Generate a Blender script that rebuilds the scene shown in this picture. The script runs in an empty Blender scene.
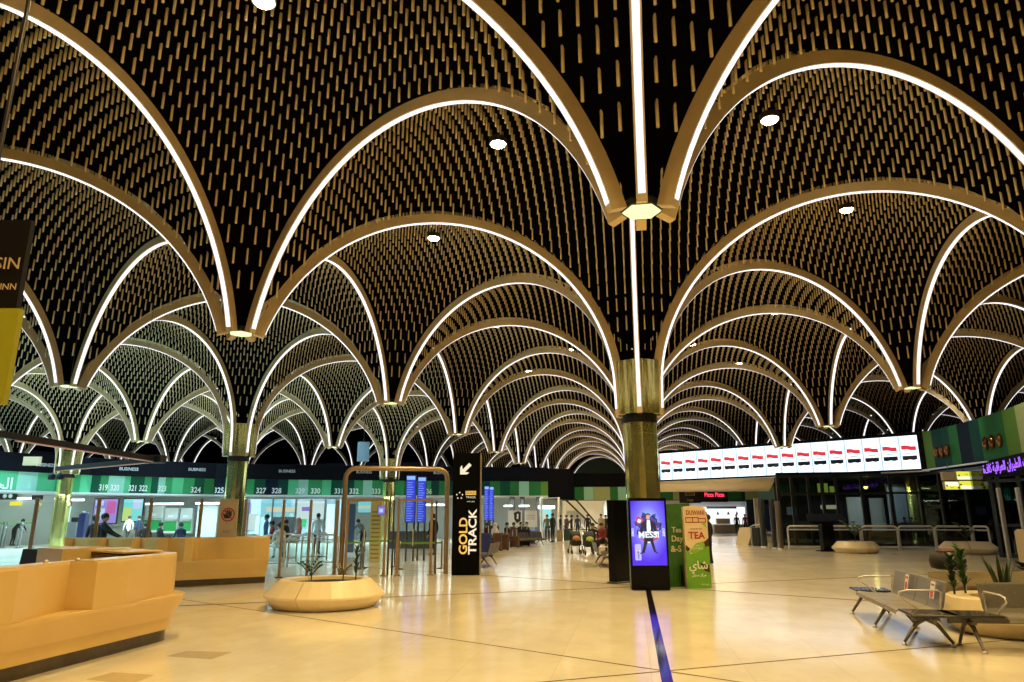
import bpy, math, random
import numpy as np
from mathutils import Vector, Matrix
random.seed(7); RNG = np.random.default_rng(7)
SC = bpy.context.scene; COL = SC.collection
PI = math.pi; S3 = math.sqrt(3) / 2

# ------------------------------------------------------------------ camera
F = 700.27; PITCH = .2449; YAW = -.1651; ROLL = -.0027
EYE = Vector((0, 0, 1.6))
cp, sp, cy, sy = math.cos(PITCH), math.sin(PITCH), math.cos(YAW), math.sin(YAW)
FW = Vector((sy * cp, cy * cp, sp)); R0 = Vector((cy, -sy, 0)); U0 = R0.cross(FW)
cr, sr = math.cos(ROLL), math.sin(ROLL)
RT = cr * R0 + sr * U0; UP = -sr * R0 + cr * U0
cam = bpy.data.cameras.new('camera'); cam.sensor_width = 36; cam.lens = F / 1024 * 36
cam.clip_end = 400; cam.clip_start = .05
camo = bpy.data.objects.new('camera', cam); COL.objects.link(camo)
camo.matrix_world = Matrix(((RT.x, UP.x, -FW.x, EYE.x), (RT.y, UP.y, -FW.y, EYE.y), (RT.z, UP.z, -FW.z, EYE.z), (0, 0, 0, 1)))
SC.camera = camo

def ray(px, py): return FW + RT * ((px - 512) / F) - UP * ((py - 341) / F)
def U(px, py, D): return EYE + ray(px, py) * D                 # surveyed point at a forward distance
def G(px, py, z=0.):                                            # surveyed point at a height (floor by default)
    d = ray(px, py); return EYE + d * ((z - 1.6) / d.z)
def V(px, D, z):                                                # point straight above a bearing, at a given height
    d = ray(px, 500); h = Vector((d.x, d.y, 0)); k = D / (h.dot(Vector((FW.x, FW.y, 0))) )
    p = EYE + h * k; p.z = z; return p
def Vr(px, D, zr):                                             # floor point under the picture column px as seen at height zr
    a = (px - 512) / F; v = ((zr - 1.6) / D - FW.z - RT.z * a) / UP.z
    p = EYE + (FW + RT * a + UP * v) * D; p.z = 0; return p
def PX(p):
    d = Vector(p) - EYE; w = d.dot(FW)
    return (512 + F * d.dot(RT) / w, 341 - F * d.dot(UP) / w, w)

# ------------------------------------------------------------------ materials
MATS = {}
def mat(name, col, rough=.5, metal=0., emit=None, strength=1., noise=0., scale=8., alpha=None, trans=0., coat=0., spec=.5, ior=None):
    if name in MATS: return MATS[name]
    m = bpy.data.materials.new(name); m.use_nodes = True; nt = m.node_tree
    b = nt.nodes['Principled BSDF']; c = (*col, 1)
    b.inputs['Base Color'].default_value = c
    b.inputs['Roughness'].default_value = rough; b.inputs['Metallic'].default_value = metal
    b.inputs['Specular IOR Level'].default_value = spec
    if trans: b.inputs['Transmission Weight'].default_value = trans
    if ior: b.inputs['IOR'].default_value = ior
    if coat: b.inputs['Coat Weight'].default_value = coat; b.inputs['Coat Roughness'].default_value = .08
    if alpha is not None: b.inputs['Alpha'].default_value = alpha
    if emit:
        b.inputs['Emission Color'].default_value = (*emit, 1); b.inputs['Emission Strength'].default_value = strength
    if noise:
        t = nt.nodes.new('ShaderNodeTexCoord'); n = nt.nodes.new('ShaderNodeTexNoise'); r = nt.nodes.new('ShaderNodeMapRange')
        mx = nt.nodes.new('ShaderNodeMix'); mx.data_type = 'RGBA'; mx.blend_type = 'MULTIPLY'
        n.inputs['Scale'].default_value = scale; n.inputs['Detail'].default_value = 4
        nt.links.new(t.outputs['Object'], n.inputs['Vector']); nt.links.new(n.outputs['Fac'], r.inputs['Value'])
        r.inputs['From Min'].default_value = .3; r.inputs['From Max'].default_value = .7
        r.inputs['To Min'].default_value = 1 - noise; r.inputs['To Max'].default_value = 1
        mx.inputs[0].default_value = 1; mx.inputs[6].default_value = c
        nt.links.new(r.outputs['Result'], mx.inputs[7]); nt.links.new(mx.outputs[2], b.inputs['Base Color'])
    MATS[name] = m; return m
def lamp_mat(name, col, s, sampled=True):
    if name in MATS: return MATS[name]
    m = bpy.data.materials.new(name); m.use_nodes = True; nt = m.node_tree
    b = nt.nodes['Principled BSDF']; b.inputs['Base Color'].default_value = (.02, .02, .02, 1)
    b.inputs['Emission Color'].default_value = (*col, 1); b.inputs['Emission Strength'].default_value = s
    if not sampled: m.cycles.emission_sampling = 'NONE'
    MATS[name] = m; return m
def glass_mat(name, col, a):
    if name in MATS: return MATS[name]
    m = bpy.data.materials.new(name); m.use_nodes = True; nt = m.node_tree; nt.nodes.clear()
    o = nt.nodes.new('ShaderNodeOutputMaterial'); mix = nt.nodes.new('ShaderNodeMixShader')
    t = nt.nodes.new('ShaderNodeBsdfTransparent'); g = nt.nodes.new('ShaderNodeBsdfGlossy'); fr = nt.nodes.new('ShaderNodeFresnel')
    t.inputs['Color'].default_value = (*col, 1); g.inputs['Roughness'].default_value = .02; fr.inputs['IOR'].default_value = a
    nt.links.new(fr.outputs[0], mix.inputs[0]); nt.links.new(t.outputs[0], mix.inputs[1]); nt.links.new(g.outputs[0], mix.inputs[2])
    nt.links.new(mix.outputs[0], o.inputs['Surface']); MATS[name] = m; return m

# ------------------------------------------------------------------ mesh builder
class MB:
    def __init__(s): s.v = []; s.f = []; s.m = []; s.sm = []
    def add(s, vs, fs, m=0, smooth=False):
        o = len(s.v); s.v += [tuple(p) for p in vs]
        for f in fs: s.f.append([o + i for i in f]); s.m.append(m); s.sm.append(smooth)
        return s
    def box(s, c, d, rz=0, m=0, M=None):
        hx, hy, hz = d[0] / 2, d[1] / 2, d[2] / 2
        T = Matrix.Translation(Vector(c)) @ Matrix.Rotation(rz, 4, 'Z')
        if M is not None: T = M @ T
        vs = [T @ Vector((x * hx, y * hy, z * hz)) for z in (-1, 1) for x, y in ((-1, -1), (1, -1), (1, 1), (-1, 1))]
        return s.add(vs, [(3, 2, 1, 0), (4, 5, 6, 7), (0, 1, 5, 4), (1, 2, 6, 5), (2, 3, 7, 6), (3, 0, 4, 7)], m)
    def bbox(s, c, d, b=.01, rz=0, m=0, M=None, seg=2):       # box with rounded upright edges and a chamfered top and bottom
        hx, hy, hz = d[0] / 2, d[1] / 2, d[2] / 2; b = min(b, hx * .95, hy * .95, hz * .95)
        T = Matrix.Translation(Vector(c)) @ Matrix.Rotation(rz, 4, 'Z')
        if M is not None: T = M @ T
        def ring(ins, z):
            out = []
            for cx, cy_, a0 in ((hx - b, hy - b, 0), (-hx + b, hy - b, PI / 2), (-hx + b, -hy + b, PI), (hx - b, -hy + b, 1.5 * PI)):
                for k in range(seg + 1):
                    a = a0 + k * PI / 2 / seg; out.append((cx + (b - ins) * math.cos(a), cy_ + (b - ins) * math.sin(a), z))
            return out
        return s.loft([[T @ Vector(p) for p in ring(i, z)] for i, z in ((b * .9, -hz), (0, -hz + b * .8), (0, hz - b * .8), (b * .9, hz))], m=m)
    def loft(s, rings, m=0, cap=True, closed=True, smooth=False):
        n = len(rings[0]); vs = [p for r in rings for p in r]; fs = []
        for i in range(len(rings) - 1):
            for j in range(n if closed else n - 1):
                k = (j + 1) % n; fs.append((i * n + j, i * n + k, (i + 1) * n + k, (i + 1) * n + j))
        s.add(vs, fs, m, smooth)
        if cap and closed:
            s.add(rings[0], [tuple(range(n - 1, -1, -1))], m); s.add(rings[-1], [tuple(range(n))], m)
        return s
    def prism(s, poly, z0, z1, m=0, M=None):
        T = M if M is not None else Matrix.Identity(4)
        return s.loft([[T @ Vector((x, y, z)) for x, y in poly] for z in (z0, z1)], m=m)
    def tube(s, path, r, n=8, m=0, closed=False, smooth=True):
        path = [Vector(p) for p in path]; L = len(path); rings = []; rr = r if isinstance(r, (list, tuple)) else [r] * L
        ref = None
        for i, p in enumerate(path):
            a = path[(i - 1) % L] if (closed or i) else p; b = path[(i + 1) % L] if (closed or i < L - 1) else p
            t = (b - a).normalized()
            if ref is None: ref = Vector((0, 0, 1)) if abs(t.z) < .9 else Vector((1, 0, 0))
            u = (ref - t * ref.dot(t)).normalized(); w = t.cross(u); ref = u
            rings.append([p + (u * math.cos(2 * PI * k / n) + w * math.sin(2 * PI * k / n)) * rr[i] for k in range(n)])
        if closed: rings.append(rings[0])
        return s.loft(rings, m=m, cap=not closed, smooth=smooth)
    def bar(s, path, w, h, m=0, up=(0, 0, 1)):                  # rectangular section swept along a path
        path = [Vector(p) for p in path]; L = len(path); rings = []; up = Vector(up)
        for i, p in enumerate(path):
            t = (path[min(i + 1, L - 1)] - path[max(i - 1, 0)]).normalized()
            sd = t.cross(up).normalized(); n = sd.cross(t)
            rings.append([p + sd * (a * w / 2) + n * (b * h / 2) for a, b in ((-1, -1), (1, -1), (1, 1), (-1, 1))])
        return s.loft(rings, m=m)
    def lathe(s, prof, n=24, c=(0, 0, 0), m=0, smooth=True, ph=0, M=None):
        T = Matrix.Translation(Vector(c))
        if M is not None: T = M @ T
        return s.loft([[T @ Vector((r * math.cos(ph + 2 * PI * k / n), r * math.sin(ph + 2 * PI * k / n), z)) for k in range(n)] for r, z in prof], m=m, smooth=smooth)
    def ball(s, c, r, n=10, m=0, M=None):
        rx, ry, rz = r if isinstance(r, (list, tuple)) else (r, r, r)
        T = Matrix.Translation(Vector(c))
        if M is not None: T = M @ T
        return s.loft([[T @ Vector((rx * math.sin(t) * math.cos(2 * PI * k / n), ry * math.sin(t) * math.sin(2 * PI * k / n), -rz * math.cos(t))) for k in range(n)]
                       for t in [.08 + (PI - .16) * i / (n // 2 + 1) for i in range(n // 2 + 2)]], m=m, smooth=True)
    def flat(s, pts, o, ex, ey, m=0, off=0.):                  # polygon laid in the plane through o spanned by ex, ey
        o, ex, ey = Vector(o), Vector(ex), Vector(ey); nn = ex.cross(ey).normalized()
        return s.add([o + ex * x + ey * y + nn * off for x, y in pts], [tuple(range(len(pts)))], m)
    def slab(s, pts, o, ex, ey, t=.01, m=0, off=0.):           # the same polygon with a thickness
        o, ex, ey = Vector(o), Vector(ex), Vector(ey); nn = ex.cross(ey).normalized()
        return s.loft([[o + ex * x + ey * y + nn * q for x, y in pts] for q in (off, off + t)], m=m)
    def text(s, body, size, o, ex, ey, m=0, off=.004, t=.004, align='CENTER', bold=0., stretch=1.):
        vs, fs = text_geo(body, align, bold)
        o, ex, ey = Vector(o), Vector(ex).normalized(), Vector(ey).normalized(); nn = ex.cross(ey).normalized()
        return s.add([o + ex * (x * size * stretch) + ey * (y * size) + nn * (off + (t if z > 0 else 0)) for x, y, z in vs], fs, m)
    def build(s, name, mats, parent=None, local=False, base=None):
        vs = s.v
        me = bpy.data.meshes.new(name)
        o = bpy.data.objects.new(name, me); COL.objects.link(o)
        if parent is not None:
            o.parent = parent
            if not local:
                I = PMAT[parent.name].inverted(); vs = [I @ Vector(p) for p in vs]
                PMAT[o.name] = PMAT[parent.name]
            else: PMAT[o.name] = PMAT[parent.name]
        elif base is not None:
            o.location = base; PMAT[o.name] = Matrix.Translation(Vector(base))
            if not local: vs = [Vector(p) - Vector(base) for p in vs]
        else: PMAT[o.name] = Matrix.Identity(4)
        me.from_pydata([tuple(p) for p in vs], [], s.f); me.update()
        for mm in (mats if isinstance(mats, (list, tuple)) else [mats]): me.materials.append(mm)
        me.polygons.foreach_set('material_index', s.m); me.polygons.foreach_set('use_smooth', s.sm)
        return o
PMAT = {}
_TX = {}
def text_geo(body, align, bold):
    k = (body, align, bold)
    if k in _TX: return _TX[k]
    cu = bpy.data.curves.new('t', 'FONT'); cu.body = body; cu.align_x = align; cu.align_y = 'CENTER'
    cu.size = 1; cu.extrude = .5; cu.offset = bold; cu.resolution_u = 3
    ob = bpy.data.objects.new('t', cu); COL.objects.link(ob)
    dg = bpy.context.evaluated_depsgraph_get(); me = bpy.data.meshes.new_from_object(ob.evaluated_get(dg))
    r = ([tuple(v.co) for v in me.vertices], [tuple(p.vertices) for p in me.polygons])
    bpy.data.objects.remove(ob); bpy.data.curves.remove(cu); bpy.data.meshes.remove(me)
    _TX[k] = r; return r
def tag(o, label=None, cat=None, group=None, kind=None):
    if label: o['label'] = label
    if cat: o['category'] = cat
    if group: o['group'] = group
    if kind: o['kind'] = kind
    return o
def thing(name, label, cat, loc=(0, 0, 0), rz=0, group=None):
    o = bpy.data.objects.new(name, None); COL.objects.link(o); o.empty_display_size = .1
    o.location = loc; o.rotation_euler = (0, 0, rz)
    PMAT[o.name] = Matrix.Translation(Vector(loc)) @ Matrix.Rotation(rz, 4, 'Z')
    return tag(o, label, cat, group)
def copy_tree(o, parent=None):
    c = o.copy(); COL.objects.link(c)
    if parent is not None: c.parent = parent
    for ch in list(o.children): copy_tree(ch, c)
    return c
def place(o, loc, rz=0, label=None, group=None):
    o.location = loc; o.rotation_euler = (0, 0, rz)
    PMAT[o.name] = Matrix.Translation(Vector(loc)) @ Matrix.Rotation(rz, 4, 'Z')
    return tag(o, label, None, group)
def arc(c, r, a0, a1, n, z=None):
    return [(c[0] + r * math.cos(a0 + (a1 - a0) * i / n), c[1] + r * math.sin(a0 + (a1 - a0) * i / n)) + (() if z is None else (z,)) for i in range(n + 1)]
def light(name, kind, loc, col, power, **kw):
    l = bpy.data.lights.new(name, kind); l.energy = power; l.color = col
    o = bpy.data.objects.new(name, l); COL.objects.link(o); o.location = loc
    for k, v in kw.items():
        if k == 'rot': o.rotation_euler = v
        else: setattr(l, k, v)
    return o
# vault grid (arch feet stand on a triangular lattice)
B = 9.3435; A = B * S3; X0, Y0 = .269, 8.213; H = 5.298; NT = 37
blackm = mat('black_void', (.0025, .0025, .0028), .95, spec=0.)
# ------------------------------------------------------------------ people (bodies grown from a jointed skeleton, facing +Y)
skin_m = mat('skin', (.42, .25, .16), .5); hair_m = mat('hair_black', (.012, .010, .009), .6); shoe_m = mat('shoe_dark', (.02, .018, .016), .5)
def CL(name, c): return mat('cloth_' + name, c, .85, noise=.25, scale=14)
CLO = {k: CL(k, v) for k, v in dict(black=(.012, .012, .014), navy=(.02, .03, .08), white=(.75, .76, .76), grey=(.16, .17, .17), brown=(.12, .06, .035), tan=(.42, .31, .17), red=(.28, .03, .03), blue=(.05, .12, .32),
       green=(.10, .16, .09), pink=(.55, .32, .32), olive=(.12, .13, .08), yellow=(.55, .62, .12)).items()}
def pose(kind):
    J = {}
    def L(side):
        s = side
        sh, hp = (s * .185, 0, 1.42), (s * .095, 0, .93)
        if kind == 'stand': return dict(sh=sh, el=(s * .235, -.03, 1.14), wr=(s * .245, .06, .89), hp=hp, kn=(s * .10, .02, .50), an=(s * .105, -.02, .09))
        if kind == 'walk':
            k = s
            return dict(sh=sh, el=(s * .23, -.10 * k, 1.15), wr=(s * .24, -.06 * k + .08, .92), hp=hp, kn=(s * .10, .16 * k + .03, .52), an=(s * .10, .26 * k - .04, .10))
        if kind == 'reach': return dict(sh=sh, el=(s * .25, .20, 1.22), wr=(s * .22, .44, 1.10), hp=hp, kn=(s * .10, .02, .50), an=(s * .11, -.02, .09))
        if kind == 'sit': return dict(sh=(s * .185, -.06, .97), el=(s * .24, .0, .71), wr=(s * .14, .26, .62), hp=(s * .10, 0, .48), kn=(s * .13, .43, .48), an=(s * .13, .42, .09))
        if kind == 'bend': return dict(sh=(s * .185, .30, 1.26), el=(s * .23, .48, 1.04), wr=(s * .2, .62, .88), hp=hp, kn=(s * .10, .05, .50), an=(s * .11, -.02, .09))
    if kind in ('stand', 'walk', 'reach'): sp = [(0, 0, .95), (0, .01, 1.10), (0, .015, 1.27), (0, 0, 1.43), (0, .005, 1.50), (0, .015, 1.60), (0, .02, 1.69)]
    elif kind == 'sit': sp = [(0, 0, .50), (0, -.04, .64), (0, -.06, .81), (0, -.06, .98), (0, -.045, 1.05), (0, -.02, 1.15), (0, -.01, 1.24)]
    else: sp = [(0, 0, .95), (0, .10, 1.08), (0, .20, 1.19), (0, .32, 1.28), (0, .38, 1.33), (0, .45, 1.40), (0, .49, 1.48)]
    return sp, L
SPR = [(.155, .115), (.135, .095), (.16, .11), (.125, .085), (.055, .055), (.078, .092), (.072, .085)]
BODY = {}
def body(kind):
    if kind in BODY: return BODY[kind]
    sp, L = pose(kind); vs, es, rr, seg = [], [], [], []
    def v(p, r): vs.append(Vector(p)); rr.append(r if isinstance(r, tuple) else (r, r)); return len(vs) - 1
    def e(a, b, lab): es.append((a, b)); seg.append((a, b, lab))
    S_ = [v(p, r) for p, r in zip(sp, SPR)]
    for i in range(6): e(S_[i], S_[i + 1], 'top' if i < 3 else 'skin')
    hd = Vector(sp[5]); fwd = Vector((0, 1, 0)); e(S_[5], v(hd + Vector((0, .105, .0)), .016), 'skin')       # nose
    for s in (-1, 1): e(S_[5], v(hd + Vector((s * .085, -.005, .005)), .018), 'skin')                          # ears
    for s in (-1, 1):
        q = L(s); sh, el, wr, hp, kn, an = (Vector(q[k]) for k in ('sh', 'el', 'wr', 'hp', 'kn', 'an'))
        a = v(sh, .068); b = v(el, .046); c = v(wr, .032); e(S_[3], a, 'top'); e(a, b, 'top'); e(b, c, 'top')
        d = (wr - el).normalized(); pm = v(wr + d * .07, (.036, .02)); e(c, pm, 'skin')
        sd = Vector((1, 0, 0)) - d * d.x; sd.normalize(); nn = d.cross(sd)
        for k, (o_, l_) in enumerate(((-.028, .055), (-.010, .07), (.010, .065), (.027, .048))):
            f1 = v(wr + d * .10 + sd * o_, .0085); f2 = v(wr + d * (.10 + l_) + sd * o_ * 1.15 + nn * .018, .007); e(pm, f1, 'skin'); e(f1, f2, 'skin')
        th = v(wr + d * .075 - sd * s * .05 + nn * .012, .010); e(c, th, 'skin')
        h = v(hp, .092); k_ = v(kn, .06); n_ = v(an, .042); hl = v(an + Vector((0, -.035, -.04)), .036); to = v(an + Vector((s * .015, .17, -.055)), .03)
        e(S_[0], h, 'leg'); e(h, k_, 'leg'); e(k_, n_, 'leg'); e(n_, hl, 'shoe'); e(n_, to, 'shoe')
    me = bpy.data.meshes.new('b'); me.from_pydata(vs, es, []); o = bpy.data.objects.new('b', me); COL.objects.link(o)
    o.modifiers.new('s', 'SKIN'); sk = me.skin_vertices[0].data
    for i, r in enumerate(rr): sk[i].radius = r; sk[i].use_root = (i == 0)
    sub = o.modifiers.new('u', 'SUBSURF'); sub.levels = 1
    dg = bpy.context.evaluated_depsgraph_get(); m2 = bpy.data.meshes.new_from_object(o.evaluated_get(dg))
    P = [v_.co.copy() for v_ in m2.vertices]; Fc = [tuple(p.vertices) for p in m2.polygons]
    zmin = min(p.z for p in P); P = [p - Vector((0, 0, zmin)) for p in P]
    mi = []
    for f in Fc:
        c = sum((P[i] for i in f), Vector()) / len(f) + Vector((0, 0, zmin)); best = None
        for a, b, lab in seg:
            ab = vs[b] - vs[a]; t = max(0, min(1, (c - vs[a]).dot(ab) / max(ab.length_squared, 1e-9))); d = (c - vs[a] - ab * t).length - (rr[a][0] * (1 - t) + rr[b][0] * t) * .8
            if best is None or d < best[0]: best = (d, lab)
        mi.append({'skin': 0, 'top': 1, 'leg': 2, 'shoe': 3}[best[1]])
    bpy.data.objects.remove(o)
    BODY[kind] = (P, Fc, mi, Vector(sp[5]) - Vector((0, 0, zmin)), Vector(sp[6]) - Vector((0, 0, zmin))); return BODY[kind]
def person(label, p, kind='stand', face=0., h=1.72, top='black', leg='black', hair='short', z=0., group=None, robe=None, scarf=None):
    """face: heading in degrees, 0 looks along +Y, 90 looks along -X"""
    P, Fc, mi, hd, crown = body(kind); sc = h / 1.78
    rz = math.radians(face)
    t = thing('person', label, 'person', (p[0], p[1], z), rz, group)
    m = MB(); m.add([q * sc for q in P], Fc, 0, True); m.m = list(mi)
    m.build('figure', [skin_m, CLO[top], CLO[leg], shoe_m], t, local=True)
    c = (hd * .55 + crown * .45) * sc
    m = MB()
    if scarf:
        m.ball(c + Vector((0, -.012, .01)), (.108, .118, .135), 12); m.loft([[c + Vector((r * math.cos(a), r * .9 * math.sin(a) - .02, z_)) for a in [2 * PI * k / 12 for k in range(12)]] for r, z_ in ((.17, -.30), (.13, -.16), (.10, -.03))])
        m.build('head_scarf', CLO[scarf], t, local=True)
    else:
        m.ball(c + Vector((0, -.018, .028)), (.094, .108, .105), 12)
        if hair == 'long': m.ball(c + Vector((0, -.06, -.12)), (.09, .055, .17), 10)
        m.build('hair', hair_m, t, local=True)
    if robe:
        m = MB(); z1 = 1.36 * sc
        m.loft([[Vector((r * math.cos(a), r * .72 * math.sin(a), z_)) for a in [2 * PI * k / 14 for k in range(14)]] for r, z_ in ((.27, .10), (.235, .55), (.21, .95), (.215, 1.25), (.16, 1.40))], smooth=True)
        m.v = [(x * sc, y * sc, z_ * sc) for x, y, z_ in m.v]; m.build('robe', CLO[robe], t, local=True)
    return t
for k_ in ('stand', 'walk', 'reach', 'sit', 'bend'): body(k_)
# ------------------------------------------------------------------ floor and roof
def floor_mat():
    m = bpy.data.materials.new('polished_marble'); m.use_nodes = True; nt = m.node_tree; b = nt.nodes['Principled BSDF']; L = nt.links.new
    tc = nt.nodes.new('ShaderNodeTexCoord')
    mp = nt.nodes.new('ShaderNodeMapping'); mp.inputs['Rotation'].default_value = (0, 0, .52); mp.inputs['Scale'].default_value = (.8, .55, 1)
    L(tc.outputs['Object'], mp.inputs[0])
    n1 = nt.nodes.new('ShaderNodeTexNoise'); n1.inputs['Scale'].default_value = 2.2; n1.inputs['Detail'].default_value = 8; n1.inputs['Roughness'].default_value = .62
    L(mp.outputs[0], n1.inputs['Vector'])
    n2 = nt.nodes.new('ShaderNodeTexNoise'); n2.inputs['Scale'].default_value = .35; n2.inputs['Detail'].default_value = 2; L(tc.outputs['Object'], n2.inputs['Vector'])
    r = nt.nodes.new('ShaderNodeValToRGB'); r.color_ramp.elements[0].position = .32; r.color_ramp.elements[0].color = (.70, .63, .49, 1)
    r.color_ramp.elements[1].position = .66; r.color_ramp.elements[1].color = (.80, .735, .60, 1); L(n1.outputs['Fac'], r.inputs[0])
    br = nt.nodes.new('ShaderNodeTexBrick'); br.offset = .5; br.inputs['Scale'].default_value = 1; br.inputs['Mortar Size'].default_value = .004
    br.inputs['Brick Width'].default_value = 1.168; br.inputs['Row Height'].default_value = 1.0115
    br.inputs['Color1'].default_value = (1, 1, 1, 1); br.inputs['Color2'].default_value = (.95, .95, .95, 1); br.inputs['Mortar'].default_value = (.86, .83, .78, 1)
    mp2 = nt.nodes.new('ShaderNodeMapping'); mp2.inputs['Location'].default_value = (-X0, -Y0, 0); mp2.inputs['Rotation'].default_value = (0, 0, PI / 2); L(tc.outputs['Object'], mp2.inputs[0]); L(mp2.outputs[0], br.inputs['Vector'])
    mx = nt.nodes.new('ShaderNodeMix'); mx.data_type = 'RGBA'; mx.blend_type = 'MULTIPLY'; mx.inputs[0].default_value = 1
    L(r.outputs[0], mx.inputs[6]); L(br.outputs['Color'], mx.inputs[7]); L(mx.outputs[2], b.inputs['Base Color'])
    rr = nt.nodes.new('ShaderNodeMapRange'); rr.inputs['To Min'].default_value = .10; rr.inputs['To Max'].default_value = .19; L(n2.outputs['Fac'], rr.inputs['Value']); L(rr.outputs[0], b.inputs['Roughness'])
    b.inputs['Specular IOR Level'].default_value = .75
    return m
fm = floor_mat(); inlay = mat('black_glass_inlay', (.012, .012, .016), .08); joint = mat('floor_joint', (.11, .075, .04), .85, spec=.08)
m = MB(); m.add([(-75, -30, 0), (45, -30, 0), (45, 110, 0), (-75, 110, 0)], [(0, 1, 2, 3)], 0)
def strip(p, q, w, z, mi):
    p, q = Vector((*p, z)), Vector((*q, z)); d = (q - p).normalized(); s_ = Vector((-d.y, d.x, 0)) * w / 2
    m.add([p - s_, q - s_, q + s_, p + s_], [(0, 1, 2, 3)], mi)
strip((X0, -6), (X0, 80), .115, .0015, 1)
for j in range(-6, 16):                                           # thin joints along the two slanting directions of the arch grid
    y = Y0 + j * B
    strip((X0 - 40, y - 40 * math.tan(PI / 6)), (X0 + 22, y + 22 * math.tan(PI / 6)), .11 if j % 2 else .035, .001, 2)
    strip((X0 - 40, y + 40 * math.tan(PI / 6)), (X0 + 22, y - 22 * math.tan(PI / 6)), .11 if j % 2 else .035, .001, 2)
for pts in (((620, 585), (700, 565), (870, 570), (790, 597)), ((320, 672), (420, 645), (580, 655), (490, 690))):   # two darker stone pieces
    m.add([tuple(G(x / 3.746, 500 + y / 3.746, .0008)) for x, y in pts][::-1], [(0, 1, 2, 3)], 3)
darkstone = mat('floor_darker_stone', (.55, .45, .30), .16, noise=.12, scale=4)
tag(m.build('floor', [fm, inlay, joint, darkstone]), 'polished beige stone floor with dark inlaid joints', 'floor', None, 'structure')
m = MB(); m.box((-15, 40, 10.6), (130, 150, .3))
tag(m.build('ceiling', blackm), 'black roof above the hanging tubes', 'ceiling', None, 'structure')
W = bpy.data.worlds.new('night'); SC.world = W; W.use_nodes = True
W.node_tree.nodes['Background'].inputs[0].default_value = (.004, .005, .008, 1); W.node_tree.nodes['Background'].inputs[1].default_value = 1

m = MB(); m.box((-10, -24, 2.6), (60, .3, 5.2)); tag(m.build('wall_behind', mat('wall_behind_cream', (.62, .54, .36), .6, noise=.1, scale=.6)), 'cream wall behind the viewer', 'wall', None, 'structure')
# ------------------------------------------------------------------ foreground: desks, planters, entrance, totem, kiosk, stands, benches
desk_m = mat('desk_cream', (.72, .49, .175), .32, noise=.06, scale=2, coat=.25); kick_m = mat('bronze_kick', (.15, .125, .09), .3, .8, noise=.3, scale=5)
wood_in = mat('desk_inside_wood', (.14, .06, .02), .5, noise=.3, scale=6); planter_m = mat('planter_cream', (.80, .66, .42), .35, noise=.06, scale=3)
soil_m = mat('soil', (.03, .02, .012), .95, noise=.5, scale=30); leaf_m = mat('leaf_green', (.05, .13, .03), .45, noise=.4, scale=12); leaf2_m = mat('leaf_dark', (.025, .06, .02), .4, noise=.4, scale=12)
bronze_post = mat('bronze_post', (.44, .32, .19), .34, .6, noise=.15, scale=6); black_p = mat('black_panel', (.008, .008, .009), .25); black_mt = mat('black_matt', (.012, .012, .013), .6)
steel = mat('brushed_steel', (.74, .72, .68), .42, .45, noise=.1, scale=20); dsteel = mat('dark_steel', (.12, .11, .10), .3, .85); glass = glass_mat('clear_glass', (.93, .97, .95), 1.35); white_m = mat('white_paint', (.75, .76, .74), .5)
EZ = Vector((0, 0, 1))
AR = {}
for ch, cp_, n in (('ا', 0xFE8D, 2), ('ب', 0xFE8F, 4), ('ة', 0xFE93, 2), ('ت', 0xFE95, 4), ('ج', 0xFE9D, 4), ('ح', 0xFEA1, 4), ('خ', 0xFEA5, 4), ('د', 0xFEA9, 2), ('ر', 0xFEAD, 2), ('ز', 0xFEAF, 2), ('س', 0xFEB1, 4), ('ش', 0xFEB5, 4),
                   ('ط', 0xFEC1, 4), ('ع', 0xFEC9, 4), ('غ', 0xFECD, 4), ('ق', 0xFED5, 4), ('ك', 0xFED9, 4), ('ل', 0xFEDD, 4), ('م', 0xFEE1, 4), ('ن', 0xFEE5, 4), ('ه', 0xFEE9, 4), ('و', 0xFEED, 2), ('ي', 0xFEF1, 4)): AR[ch] = (cp_, n)
def arabic(s):
    out = []
    for i, c in enumerate(s):
        if c not in AR: out.append(c); continue
        base, n = AR[c]; prev = i > 0 and s[i - 1] in AR and AR[s[i - 1]][1] == 4; nxt = i < len(s) - 1 and s[i + 1] in AR and n == 4
        out.append(chr(base + (3 if prev and nxt else 1 if prev else 2 if nxt else 0)))
    return ''.join(reversed(out))

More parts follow.
